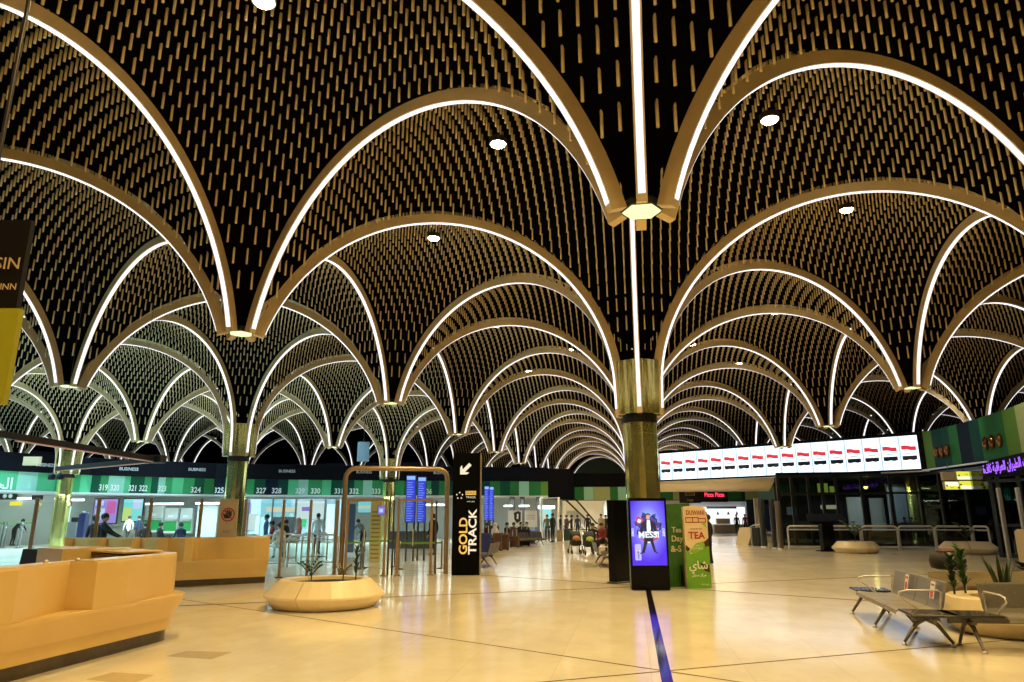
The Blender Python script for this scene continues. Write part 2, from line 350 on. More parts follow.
def desk(name, label, stations, loops_end=True):
    """stations: (x, y, nx, ny, setback) along the outer line"""
    t = thing(name, label, 'desk', (stations[len(stations) // 2][0], stations[len(stations) // 2][1], 0))
    def prof(u): return [(-.15, .15), (-.13, .30), (-.005, .54), (0, .55), (0, .585), (-.008, .592), (-u - .002, .592), (-u - .012, 1.09), (-u - .018, 1.105), (-u - .02, 1.12), (-.36, 1.12), (-.36, 1.07), (-.34, 1.06), (-.34, .15)]
    m = MB(); m.loft([[Vector((x + nx * o, y + ny * o, z)) for o, z in prof(u)] for x, y, nx, ny, u in stations]); m.build('body', desk_m, t)
    m = MB(); m.loft([[Vector((x + nx * o, y + ny * o, z)) for o, z in ((-.20, 0), (-.20, .15), (-.34, .15), (-.34, 0))] for x, y, nx, ny, u in stations]); m.build('kick_plate', kick_m, t)
    return t
def saw(p, q, n_out, bounds, umax=.25, rev=False):
    """stations along a straight run with saw-tooth upper panels; bounds are distances of the teeth from p"""
    p, q = Vector(p), Vector(q); d = (q - p); Lh = d.length; d.normalize(); out = []
    def u_at(s):
        for b0, b1 in zip(bounds[:-1], bounds[1:]):
            if b0 <= s <= b1:
                t = (s - b0) / (b1 - b0); t = 1 - t if rev else t
                if t < .30: return 0.0
                if t > .92: return umax * (1 - (t - .92) / .08) if not (s >= bounds[-1] - 1e-6) else umax
                return umax * (t - .30) / .62
        return 0.
    ss = sorted(set([0, Lh] + [b + f * (c - b) for b, c in zip(bounds[:-1], bounds[1:]) for f in ((0, .08, .70, 1) if rev else (0, .30, .92, 1)) if 0 <= b + f * (c - b) <= Lh]))
    return [(p.x + d.x * s, p.y + d.y * s, n_out[0], n_out[1], u_at(s)) for s in ss]
# near desk: straight arm towards the viewer, rounded corner, second arm running back to the left
XF = -6.04
st = saw((XF, 2.6), (XF, 9.0), (1, 0), [0, .25, 1.80, 3.35, 4.88, 6.66])
st[-1] = st[-1][:4] + (.14,)
cR = .62; cc = (XF - cR, 9.0)
for i in range(1, 10):
    a = math.radians(63.4 * i / 9); st.append((cc[0] + cR * math.cos(a), cc[1] + cR * math.sin(a), math.cos(a), math.sin(a), .14))
e2 = st[-1]; d2 = Vector((-math.sin(math.radians(63.4)), math.cos(math.radians(63.4))))
for s in (.5, 1.6, 1.75, 2.6, 3.5): st.append((e2[0] + d2.x * s, e2[1] + d2.y * s, e2[2], e2[3], .14 if s < 1.7 else .02 if s < 2.5 else .10))
dk = desk('service_desk', 'cream information desk nearest the viewer with rounded corner and dark kick plate', st)
nI = Vector((-e2[2], -e2[3], 0)); dI = Vector((d2.x, d2.y, 0)); o2 = Vector((e2[0], e2[1], 0))
m = MB()                                                           # shelving facing the inside of the second arm
for s0, s1 in ((.25, 1.15), (1.2, 2.45)):
    c = o2 + dI * ((s0 + s1) / 2) + nI * .62; rz = math.atan2(dI.y, dI.x)
    for z in (.30, .70, 1.085): m.box((c.x, c.y, z), (s1 - s0, .34, .03), rz)
    for s in (s0, s1): q = o2 + dI * s + nI * .62; m.box((q.x, q.y, .56), (.03, .34, 1.08), rz)
    q = o2 + dI * ((s0 + s1) / 2) + nI * .47; m.box((q.x, q.y, .56), (s1 - s0, .02, 1.0), rz)
m.build('shelf_unit', wood_in, dk)
m = MB(); c = o2 + dI * 1.35 + nI * .52; m.bbox((c.x, c.y, 1.13), (2.5, .55, .035), .012, math.atan2(dI.y, dI.x)); m.build('counter_top', desk_m, dk)
m = MB(); SB = min((abs(PX(o2 + dI * (k * .05) + nI * .75 + EZ)[0] - 80), k * .05) for k in range(20, 120))[1]
c = o2 + dI * SB + nI * .75; rz = math.atan2(dI.y, dI.x)
m.loft([[c + Matrix.Rotation(rz, 3, 'Z') @ Vector(p) for p in ((x, -.5, .1), (x, .42, .1), (x, .42, 1.17), (x, -.28, 1.17))] for x in (-.42, .40)]); m.build('end_cabinet', desk_m, dk)
m = MB(); c = o2 + dI * SB + nI * .75
m.loft([[c + Matrix.Rotation(rz, 3, 'Z') @ Vector(p) for p in ((x, -.40, .2), (x, .38, .2), (x, .30, 1.13), (x, -.25, 1.13))] for x in (.41, 1.25)]); m.build('dark_end_panel', black_mt, dk)
m = MB(); c = o2 + dI * 1.0 + nI * .5; m.bbox((c.x, c.y, 1.155), (.42, .30, .02), .006, .5); tag(m.build('paper_folder', white_m, base=(c.x, c.y, 1.147)), 'thin pale folder lying on the near desk counter', 'folder')
m = MB(); c = Vector((XF - .25, 7.05, 1.12))
for i, (dx_, dy_) in enumerate(((-.05, .0), (.02, .38))):
    tag(MB().lathe([(.0, 0), (.028, 0), (.03, .012), (.012, .03), (0, .032)], 12).build('desk_knob', steel, base=(c.x + dx_, c.y + dy_, 1.12), local=True), 'small shiny knob on the near desk top, %s the corner' % ('nearer to' if i else 'further from'), 'knob')
# far desk
P0_, P1_, P2_ = Vector((-13.3, 15.25)), Vector((-10.75, 15.45)), Vector((-9.02, 17.05))
dA = (P1_ - P0_).normalized(); dB = (P2_ - P1_).normalized(); nA = (dA.y, -dA.x); nB = (dB.y, -dB.x)
LB = (P2_ - P1_).length; LA = (P1_ - P0_).length
stA = saw(P0_, P1_, nA, [0, LA * .33, LA * .66, LA], .22, True); stB = saw(P1_, P2_, nB, [0, .55, LB + .25], .22, True)
dk2 = desk('service_desk', 'cream information desk further back carrying the stop-hand sign board', stA[:-1] + [(P1_.x, P1_.y, (nA[0] + nB[0]) / 2, (nA[1] + nB[1]) / 2, .1)] + stB[1:])
# sign board standing on the far desk
c = Vector(V(229.5, 17.0, 1.12)); ex = Vector((RT.x, RT.y, 0)).normalized(); fr = ex.cross(EZ)
sb = thing('sign_board', 'tan upright board with red no-hand symbol standing on the far desk', 'sign', c)
board_m = mat('board_tan', (.50, .38, .22), .5, noise=.08, scale=5); red_m = mat('sign_red', (.42, .03, .03), .5)
m = MB(); m.slab([(-.23, 0), (.23, 0), (.22, .90), (-.22, .90)], c, ex, EZ, .03, 0, -.03); m.build('board', board_m, sb)
m = MB(); m.slab([(.26 * q, z) for q, z in ((-1, 0), (1, 0), (1, .02), (-1, .02))], c, ex, EZ, .12, 0, -.1); m.build('foot', board_m, sb)
cs = c + EZ * .53
m = MB(); n = 28
for i in range(n):
    a0, a1 = 2 * PI * i / n, 2 * PI * (i + 1) / n
    m.slab([(r * math.cos(a), r * math.sin(a)) for r, a in ((.165, a0), (.165, a1), (.135, a1), (.135, a0))], cs, ex, EZ, .004, 0, .002)
m.build('red_ring', red_m, sb)
m = MB(); m.slab([(-.075, -.09), (.05, -.09), (.085, -.03), (.085, .08), (.06, .085), (.05, .02), (.045, .11), (.02, .115), (.012, .03), (-.005, .12), (-.03, .115), (-.03, .03), (-.05, .10), (-.072, .09), (-.06, .0), (-.11, .03), (-.125, .012)], cs, ex, EZ, .004, 0, .002); m.build('hand_symbol', black_mt, sb)
m = MB(); m.slab([(-.11, .095), (-.095, .11), (.11, -.095), (.095, -.11)], cs, ex, EZ, .003, 0, .007); m.build('red_slash', red_m, sb)
m = MB(); m.text('NO', .11, c + EZ * .13, ex, EZ); m.build('lettering', mat('ink_brown', (.22, .15, .08), .6), sb)

def planter(label, c, Rw, seams, n=36, zs=(.0, .20, .47), rz=0., rim=.76):
    t = thing('round_planter', label, 'planter', c, rz, 'round cream stone planters')
    k = len(seams)
    for i in range(k):
        a0 = seams[i] + .008; a1 = (seams[(i + 1) % k] + (2 * PI if i == k - 1 else 0)) - .008
        prof = [(.80, zs[0]), (.84, .02), (1.0, zs[1]), (.995, zs[1] + .03), (rim, zs[2]), (rim - .015, zs[2] + .01), (.62, zs[2] + .01), (.60, zs[2]), (.56, zs[2] - .14), (.3, .2), (.3, 0)]
        m = MB(); nn = max(3, int(n * (a1 - a0) / 2 / PI)); sc = Rw * (1.0 if i % 2 == 0 else .985)
        m.loft([[(r * sc * math.cos(a0 + (a1 - a0) * j / nn), r * sc * math.sin(a0 + (a1 - a0) * j / nn), z) for r, z in prof] for j in range(nn + 1)])
        m.build('stone_segment', planter_m, t, local=True)
    MB().lathe([(.05, zs[2] - .10), (.60 * Rw, zs[2] - .11), (.60 * Rw, zs[2] - .055), (.3 * Rw, zs[2] - .035), (.04, zs[2] - .03)], 24).build('soil', soil_m, t, local=True)
    return t
def blade(m, base, d, L, w, bend=.3, mi=0, n=6, up=1.):
    base = Vector(base); d = Vector((d[0], d[1], 0)); sd = Vector((-d.y, d.x, 0)).normalized() if d.length > 1e-6 else Vector((1, 0, 0)); rings = []
    for i in range(n + 1):
        t = i / n; p = base + EZ * (L * up * t * (1 - bend * t * .5)) + d * (L * t * (.25 + bend * t)); ww = w * (math.sin(PI * min(1, .18 + .82 * t)) ** .7) * (1 - t * .15) / 2 + .001
        rings.append([p - sd * ww, p + EZ * .003 + d * .004, p + sd * ww, p - d * .004])
    m.loft(rings, mi)
def fern(name, label, c, h, n, w=.035, mats=None, group=None, stemh=.25):
    t = thing(name, label, 'plant', c, 0, group); mats = mats or leaf_m
    m = MB(); m.tube([(0, 0, -.02), (.01, 0, h * stemh), (.0, .01, h * .5)], [.014, .012, .008], 6); m.build('stem', mat('stem_brown', (.09, .06, .03), .8), t, local=True)
    m = MB()
    for i in range(n):
        a = i * 2.4 + random.random() * .4; L = h * random.uniform(.5, .8); base = Vector((0, 0, h * random.uniform(.12, .45))); d = Vector((math.cos(a), math.sin(a), 0))
        m.tube([base, base + d * L * .3 + EZ * L * .45, base + d * L * .65 + EZ * L * .6], .004, 4)
        for k in range(5):                                         # paired leaflets along each frond
            f = .25 + .17 * k; q = base + d * L * .65 * f + EZ * L * (.45 * min(1, f * 1.4) + .15 * f)
            for s_ in (-1, 1):
                dd = (d * .6 + Vector((-d.y, d.x, 0)) * s_ * .8); blade(m, q, dd, L * .28, w, .5, 0, 4, .55)
        blade(m, base + d * L * .62 + EZ * L * .59, d, L * .3, w, .5, 0, 4, .55)
    m.build('foliage', mats, t, local=True)
    return t
pc = V(330.5, 13.3, 0)
planter('round cream stone planter before the glass entrance, with two low green plants', pc, 1.09, [-1.62, .45, 2.5])
fern('potted_fern', 'low leafy green plant on the left in the planter before the glass entrance', V(316, 13.1, .44), .52, 9)
fern('potted_fern', 'sparse yellowish plant in the planter before the glass entrance', V(347, 13.35, .44), .42, 6, .025, mat('leaf_yellow', (.22, .24, .05), .5))
def upright(label, c, h, n, mats, w=.05):
    t = thing('upright_plant', label, 'plant', c, 0); m = MB(); m.tube([(0, 0, -.03), (.01, 0, h * .6), (0, .01, h)], [.016, .012, .006], 6); m.build('stem', leaf2_m, t, local=True)
    m = MB()
    for i in range(n):
        a = i * 2.4; z = h * (.2 + .8 * i / n); blade(m, (0, 0, z), (math.cos(a), math.sin(a)), h * .28, w, .4, 0, 4, .8)
    m.build('foliage', mats, t, local=True); return t
upright('dark spiky upright plant on the right in the planter before the entrance', V(359.5, 13.2, .44), .62, 22, leaf2_m)

# glass entrance
def at2(px, D): p = V(px, D, 0); return p
en = thing('glass_entrance', 'bronze framed glass entrance portal with two door leaves beside the black totem', 'entrance', V(396, 20.1, 0))
pl, pr_ = V(344.5, 19.8, 0), V(447, 20.4, 0); ed = (pr_ - pl).normalized(); en_n = Vector((ed.y, -ed.x, 0)); Wp = (pr_ - pl).length
zt = 2.95; r_ = .28; path = [pl + EZ * 0.0, pl + EZ * (zt - r_)] + [pl + ed * (r_ - r_ * math.cos(a)) + EZ * (zt - r_ + r_ * math.sin(a)) for a in (PI / 8, PI / 4, 3 * PI / 8, PI / 2)]
path += [pr_ - ed * (r_ - r_ * math.cos(a)) + EZ * (zt - r_ + r_ * math.sin(a)) for a in (PI / 2, 3 * PI / 8, PI / 4, PI / 8)] + [pr_ + EZ * (zt - r_), pr_]
m = MB(); m.tube(path, .068, 10); m.build('portal_frame', bronze_post, en)
def leaf(u0, u1, off, nm, base=True):
    a, b = pl + ed * u0 + en_n * off, pl + ed * u1 + en_n * off
    m = MB()
    for q in (a, b): m.box((q.x, q.y, 1.02), (.07, .06, 2.04), math.atan2(ed.y, ed.x))
    c = (a + b) / 2; m.box((c.x, c.y, 2.05), ((b - a).length + .07, .06, .07), math.atan2(ed.y, ed.x))
    for q in (a, b): m.bbox((q.x, q.y, .02), (.17, .16, .04), .01, math.atan2(ed.y, ed.x))
    d = m.build(nm, bronze_post, en)
    m = MB(); m.box((c.x, c.y, 1.03), ((b - a).length - .06, .012, 1.94), math.atan2(ed.y, ed.x)); m.build('glass_pane', glass, d)
    m = MB(); m.tube([c - ed * .05 + en_n * .04 + EZ * .8, c - ed * .05 + en_n * .04 + EZ * 1.25], .014, 6); m.build('pull_handle', steel, d)
leaf(.12, 1.16, .35, 'door_leaf'); leaf(1.52, 2.45, .35, 'door_leaf')
for u in (1.28, 1.40, 2.62): m = MB(); q = pl + ed * u; m.box((q.x, q.y, 1.02), (.05, .05, 2.04), math.atan2(ed.y, ed.x)); m.build('inner_mullion', dsteel, en)
# glass screen wall left of the entrance: one post and one pane per bay
ga, gb = V(338, 19.9, 0), Vector((-15.9, 14.2, 0)); gd = (gb - ga); GL = gd.length; gd.normalize(); gz = math.atan2(gd.y, gd.x)
def gpos(px):
    lo, hi = 0., GL
    for _ in range(40):
        mid = (lo + hi) / 2
        if PX(ga + gd * mid + EZ * 1)[0] > px: lo = mid
        else: hi = mid
    return (lo + hi) / 2
posts = [0] + [gpos(p) for p in (309, 281.5, 243, 198, 147, 94, 31)] + [GL - .1]
ordn = ['first', 'second', 'third', 'fourth', 'fifth', 'sixth', 'seventh', 'eighth', 'last']
for i, s in enumerate(posts):
    q = ga + gd * s; w_ = .085 if i not in (1, 2) else .07
    t = thing('glass_screen_post', 'bronze post of the glass screen, %s leftwards from the entrance' % ordn[i], 'post', (q.x, q.y, 0), gz, 'bronze posts of the glass screen')
    MB().bbox((0, 0, 1.03), (w_, .12, 2.06), .02).build('upright', bronze_post, t, local=True)
    MB().bbox((0, 0, .015), (.2, .2, .03), .02).build('base_plate', dsteel, t, local=True)
    if 3 <= i <= 7: 
        m = MB()
        for z in (.55, 1.75): m.box((0, -.08, z), (.10, .05, .05))
        m.build('clamp', dsteel, t, local=True)
    if i < len(posts) - 1:
        L_ = posts[i + 1] - s - .1; m = MB(); m.box((L_ / 2 + .05, 0, 1.0), (L_, .012, 1.92)); m.build('glass_pane', glass, t, local=True)
# totem
tp = V(466.2, 19.9, 0); tz = Vector((RT.x, RT.y, 0)).normalized(); tn = tz.cross(EZ); rzt = math.atan2(tz.y, tz.x)
to = thing('sign_totem', 'tall black totem with white arrow and gold and cream sideways lettering', 'sign', tp)
m = MB(); c = tp - tn * .12; m.box((c.x, c.y, 1.69), (.775, .24, 3.38), rzt); m.build('panel', mat('totem_black', (.002, .002, .002), .7, spec=.06), to)
m = MB(); c = tp + tz * .41 - tn * .12; m.box((c.x, c.y, 1.69), (.035, .24, 3.38), rzt); m.build('edge_strip', mat('edge_tan', (.25, .20, .14), .4), to)
gold = lamp_mat('sign_gold', (1, .56, .10), .95); cream = lamp_mat('sign_cream', (1, .86, .62), .95)
m = MB(); m.text('GOLD', .325, tp + EZ * 1.06 - tz * .06, EZ, -tz, bold=.022, align='CENTER', stretch=1.12); m.build('gold_letters', gold, to)
m = MB(); m.text('TRACK', .315, tp + EZ * 1.17 + tz * .20, EZ, -tz, bold=.022, stretch=1.2); m.build('track_letters', cream, to)
ac = tp + EZ * 2.93 - tz * .02
m = MB(); q = math.sqrt(.5)
pts = [(-.165, -.165), (.03, -.165), (.10, -.115), (-.02, -.09), (.165, .095), (.095, .165), (-.09, -.02), (-.115, .10), (-.165, .03)]
m.slab(pts, ac, tz, EZ, .004, 0, .003); m.build('arrow', cream, to)
m = MB()
for k in range(5):
    a = PI / 2 + k * 2 * PI / 5; m.slab([(-.19 + .085 * math.cos(a) + .022 * math.cos(b), .085 * math.sin(a) + .022 * math.sin(b)) for b in [2 * PI * j / 6 for j in range(6)]], tp + EZ * 2.17, tz, EZ, .003, 0, .003)
m.build('dot_emblem', cream, to)
m = MB(); m.slab([(-.02, .02), (.28, .02), (.28, .13), (-.02, .13)], tp + EZ * 2.17, tz, EZ, .003, 0, .003); m.build('orange_label', gold, to)
m = MB(); m.text('GOLD', .10, tp + EZ * 2.245 + tz * .13, tz, EZ, off=.007, bold=.01); m.build('label_letters', mat('totem_black', (0, 0, 0)), to)
m = MB(); m.text('TRACK', .085, tp + EZ * 2.12 + tz * .13, tz, EZ); m.text('FAST LANE', .045, tp + EZ * 2.0 + tz * .13, tz, EZ); m.build('small_letters', cream, to)

# advertising kiosk
kp = (G(631.8, 590.5) + G(670.8, 590.3)) / 2; kx = Vector((G(670.8, 590.3) - G(631.8, 590.5))); KW = kx.length; kx.normalize(); kn = kx.cross(EZ)
KH = 1.99
ki = thing('advertising_kiosk', 'black advertising kiosk with glowing purple screen before the central column', 'kiosk', kp)
rk_ = math.atan2(kx.y, kx.x); kb = mat('kiosk_black', (.003, .003, .0035), .25, spec=.18)
m = MB(); c = kp - kn * .09; m.bbox((c.x, c.y, KH / 2), (KW, .18, KH), .012, rk_); m.build('cabinet', kb, ki)
def screen_mat():
    m = bpy.data.materials.new('purple_screen'); m.use_nodes = True; nt = m.node_tree; b = nt.nodes['Principled BSDF']; L = nt.links.new
    tc = nt.nodes.new('ShaderNodeTexCoord'); gr = nt.nodes.new('ShaderNodeTexGradient'); gr.gradient_type = 'SPHERICAL'; mp = nt.nodes.new('ShaderNodeMapping')
    mp.inputs['Location'].default_value = (-.5 / .62, 0, -.60 / .55); mp.inputs['Scale'].default_value = (1 / .62, 0, 1 / .55); mp.vector_type = 'POINT'
    L(tc.outputs['Generated'], mp.inputs[0]); L(mp.outputs[0], gr.inputs[0]); r = nt.nodes.new('ShaderNodeValToRGB'); e = r.color_ramp.elements
    e[0].color = (.09, .03, .80, 1); e[1].position = .85; e[1].color = (.42, .66, 1., 1); x = e.new(.4); x.color = (.20, .17, .92, 1); L(gr.outputs['Fac'], r.inputs[0])
    b.inputs['Base Color'].default_value = (.01, .01, .01, 1); L(r.outputs[0], b.inputs['Emission Color']); b.inputs['Emission Strength'].default_value = 1.15; b.inputs['Roughness'].default_value = .15
    return m
so = kp + EZ * 1.235; SW, SH = KW - .09, 1.38
m = MB(); m.slab([(-SW / 2, -SH / 2 - .02), (SW / 2, -SH / 2 - .02), (SW / 2, SH / 2), (-SW / 2, SH / 2)], so, kx, EZ, .004, 0, .001); scr = m.build('screen', screen_mat(), ki)
adk = lamp_mat('ad_dark', (.012, .012, .05), 1.); adw = lamp_mat('ad_white', (.92, .96, 1), 1.1); adb = lamp_mat('ad_blue', (.05, .06, .38), 1.); adr = lamp_mat('ad_red', (.75, .06, .10), 1.); ads = lamp_mat('ad_skin', (.75, .45, .38), 1.); adl = lamp_mat('ad_lilac', (.52, .50, 1.), 1.1)
def blob(cx, cy_, r0, r1, k, ph, n=26): return [(cx + (r0 + (r1 - r0) * (.5 + .5 * math.sin(k * a + ph))) * math.cos(a), cy_ + (r0 + (r1 - r0) * (.5 + .5 * math.sin(k * a + ph * 2))) * math.sin(a)) for a in [2 * PI * j / n for j in range(n)]]
m = MB(); f = lambda pts, o=.006: m.slab(pts, so, kx, EZ, .001, 0, o)
f(blob(.0, .13, .19, .34, 7, .4)); m.build('swirl_art', adb, scr)
m = MB()
for i in range(7):                                                 # loose arcs of the burst
    a = i * .9 + .3; p = [(.0 + (r) * math.cos(a + t * .9) * 1.05, .10 + r * math.sin(a + t * .9)) for t, r in ((0, .20), (.5, .27), (1, .29), (1, .265), (.5, .235))]
    f(p, .007)
m.build('burst_dark', adk, scr)
m = MB(); f([(-.24, -.12), (-.1, -.20), (.05, -.21), (.2, -.15), (.27, -.05), (.21, -.10), (.06, -.16), (-.1, -.15)], .008); f(blob(-.2, .26, .06, .095, 3, 1), .008); f([(.1, .05), (.2, .14), (.18, .03)], .008); m.build('burst_red', adr, scr)
m = MB(); f(blob(-.2, .25, .035, .05, 4, 0), .0095); f([(.1, -.02), (.16, .04), (.21, .0), (.17, -.06)], .0095); f([(-.06, -.16), (.05, -.17), (.02, -.23), (-.03, -.23)], .0095); m.build('burst_white', adw, scr)
m = MB(); f([(-.05, .27), (-.15, .20), (-.20, .02), (-.15, -.02), (-.09, .10), (-.09, -.06), (-.13, -.30), (-.17, -.42), (-.22, -.45), (-.20, -.465), (-.11, -.44), (-.03, -.20), (.03, -.20), (.10, -.42), (.18, -.455), (.20, -.44), (.15, -.41), (.10, -.20), (.10, .10), (.14, .0), (.19, .04), (.16, .20), (.06, .27)], .010); m.build('figure_suit', adk, scr)
m = MB(); f([(-.03, .27), (.04, .27), (.055, .08), (.03, -.02), (-.03, -.02), (-.04, .10)], .0115); m.build('figure_shirt', adw, scr)
m = MB(); f([(.045 * math.cos(a), .335 + .06 * math.sin(a)) for a in [2 * PI * j / 14 for j in range(14)]], .0115); m.build('figure_face', ads, scr)
m = MB(); f([(-.055, .35), (-.05, .40), (0, .42), (.05, .40), (.055, .35), (.03, .385), (-.03, .385)], .0125); m.build('figure_hair', adk, scr)
m = MB(); m.text('MESSI', .185, so - EZ * .055, kx, EZ, off=.0135, t=.001, bold=.03, stretch=1.05); m.build('name_letters', adw, scr)
for u in (-.355, .345):
    m = MB(); m.text('ZERO', .07, so + kx * u, EZ, -kx, off=.006, t=.001, bold=.02); m.build('side_letters', adw, scr)
m = MB(); f([(-.315, -.60), (-.195, -.60), (-.185, -.57), (-.185, -.28), (-.20, -.25), (-.31, -.25), (-.325, -.28), (-.325, -.57)], .007); can = m.build('drink_can', adl, scr)
m = MB(); f(blob(-.255, -.40, .042, .042, 1, 0), .0085); m.build('can_disc', adw, scr)
m = MB(); f([(-.295, -.395), (-.275, -.365), (-.235, -.365), (-.215, -.39), (-.25, -.385)], .0095); m.build('can_emblem', adr, scr)
m = MB(); f([(-.295, -.41), (-.275, -.435), (-.235, -.435), (-.215, -.415), (-.25, -.405)], .0095); m.text('pepsi', .06, so + kx * -.255 + EZ * -.50, EZ, -kx, off=.0095, t=.001, bold=.02); m.build('can_letters', adb, scr)
m = MB(); c = kp + kn * .002 + kx * (KW * .32) + EZ * .25
m.bbox((kp.x, kp.y, .02), (KW - .1, .30, .04), .01, rk_, M=Matrix.Translation(-kn * .09)); m.build('base_plate', kb, ki)
# second kiosk turned away on the far side of the column
bp = G(625.5, 584.2) - kn * .45
bk = thing('advertising_kiosk', 'plain black back of the kiosk turned away behind the purple screen', 'kiosk', (bp.x, bp.y, 0), math.radians(-35))
MB().bbox((0, 0, .99), (.22, .78, 1.98), .012).build('cabinet', kb, bk, local=True)
MB().slab([(-.34, .7), (.34, .7), (.34, 1.9), (-.34, 1.9)], (-.112, 0, 0), (0, -1, 0), (0, 0, 1), .004).build('screen', lamp_mat('dim_screen', (.02, .02, .05), 1), bk, local=True)
MB().bbox((0, 0, .02), (.30, .84, .04), .01).build('base_plate', dsteel, bk, local=True)

# green banner and tea stand
gl, gr_ = G(670.5, 587.2), G(687, 586.6); gx = (gr_ - gl).normalized(); gx = Vector((gx.x, gx.y, 0)).normalized()
gb_ = thing('green_banner', 'dark green upright banner board standing between the kiosk and tea stand', 'banner', gl)
gw = .62; green_dk = mat('banner_green', (.045, .17, .03), .5, noise=.35, scale=4); green_lt = mat('tea_green', (.16, .42, .03), .5, noise=.2, scale=5); creamp = mat('tea_cream', (.78, .62, .40), .5); tea_red = mat('tea_red', (.38, .03, .02), .5); wht = mat('print_white', (.85, .84, .78), .5)
m = MB(); m.slab([(-.06, 0), (gw, 0), (gw, 1.88), (-.06, 1.86)], gl, gx, EZ, .03, 0, -.03); m.build('board', green_dk, gb_)
gold_t = mat('banner_cream', (.65, .60, .38), .5)
m = MB(); m.text('Tea', .17, gl + gx * .24 + EZ * 1.27, gx, EZ, bold=.02); m.text('Day', .19, gl + gx * .24 + EZ * 1.07, gx, EZ, bold=.02); m.text('&-S', .20, gl + gx * .20 + EZ * .84, gx, EZ, bold=.02); m.build('lettering', gold_t, gb_)
m = MB()
for i in range(8): blade(m, gl + gx * (.05 + .05 * i) + EZ * .03 + gx.cross(EZ) * .008, (gx.x * (.5 - .1 * i), gx.y * (.5 - .1 * i)), .55, .05, .2, 0, 5)
m.build('leaf_print', green_lt, gb_)
tl_, tr_ = G(688, 588.6), G(711.8, 588.4); tx_ = (tr_ - tl_); TW = tx_.length; tx_.normalize(); tnn = tx_.cross(EZ)
te = thing('tea_stand', 'cream and green tea advertising standee with red TEA lettering', 'standee', (tl_ + tr_) / 2)
TH = 1.83
m = MB(); m.slab([(0, 0), (TW, 0), (TW, 1.55), (TW * .93, TH - .06), (TW * .6, TH), (.0, TH - .03)], tl_, tx_, EZ, .16, 0, -.16); m.build('card_body', creamp, te)
tf = tl_.copy()
m = MB(); m.slab([(.0, .0), (TW, 0), (TW, .98), (TW * .75, .93), (TW * .45, .80), (.2 * TW, .74), (.0, .90)], tf, tx_, EZ, .002, 0, .002); m.build('green_print', green_lt, te)
m = MB(); m.slab([(TW * .12, .78), (TW * .45, .98), (TW * .85, 1.04), (TW * .75, .86), (TW * .4, .76)], tf, tx_, EZ, .002, 0, .0045); m.build('leaf_print', mat('leaf_lime', (.25, .48, .05), .5), te); m = MB(); m.slab([(TW * .72, 1.42), (TW * .97, 1.32), (TW * .88, 1.44)], tf, tx_, EZ, .002, 0, .0045); m.build('small_leaf_print', mat('leaf_lime', (.25, .48, .05), .5), te)
m = MB(); m.slab([(TW * .55, .56), (TW * .95, .50), (TW * .98, .34), (TW * .75, .38)], tf, tx_, EZ, .002, 0, .0045); m.slab([(TW * .02, .95), (TW * .2, .86), (TW * .1, .80), (.0, .84)], tf, tx_, EZ, .002, 0, .0045); m.slab([(TW * .78, 1.0), (TW, 1.10), (TW, .92), (TW * .85, .90)], tf, tx_, EZ, .002, 0, .0045); m.build('dark_berries', mat('berry_brown', (.06, .015, .01), .5), te)
tm = tf + tx_ * TW / 2
m = MB(); m.text('DUWANI', .145, tm + EZ * 1.66, tx_, EZ, bold=.012, stretch=.72); m.text('TEA', .21, tm + EZ * 1.15, tx_, EZ, bold=.025)
lg = tm + EZ * 1.50
for u0, v0, u1, v1 in ((-.24, .045, .06, .065), (-.24, -.06, .24, -.04), (-.24, -.06, -.22, .065), (-.08, -.05, -.06, .06), (.05, -.05, .07, .06), (.07, .02, .24, .04), (.22, -.06, .24, .04)): m.slab([(u0, v0), (u1, v0), (u1, v1), (u0, v1)], lg, tx_, EZ, .002, 0, .003)
m.text('ENGLISH TEA', .045, tm + EZ * 1.30, tx_, EZ); m.build('red_lettering', tea_red, te)
m = MB(); m.text('100%', .05, tm + EZ * .93, tx_, EZ, off=.009); m.text('NATURAL', .058, tm + EZ * .87, tx_, EZ, off=.009, bold=.01); m.build('leaf_lettering', wht, te); m = MB(); m.text(arabic('شاي'), .24, tm + EZ * .50, tx_, EZ, off=.009, bold=.014); m.build('arabic_lettering', wht, te); m = MB(); m.text(arabic('مركز سهل'), .085, tm + EZ * .29, tx_, EZ, off=.009, bold=.012); m.build('arabic_slogan', wht, te); m = MB(); m.text(arabic('مع السكر'), .045, tm + EZ * .09 + tx_ * .12, tx_, EZ, off=.009); m.build('arabic_small_print', wht, te)

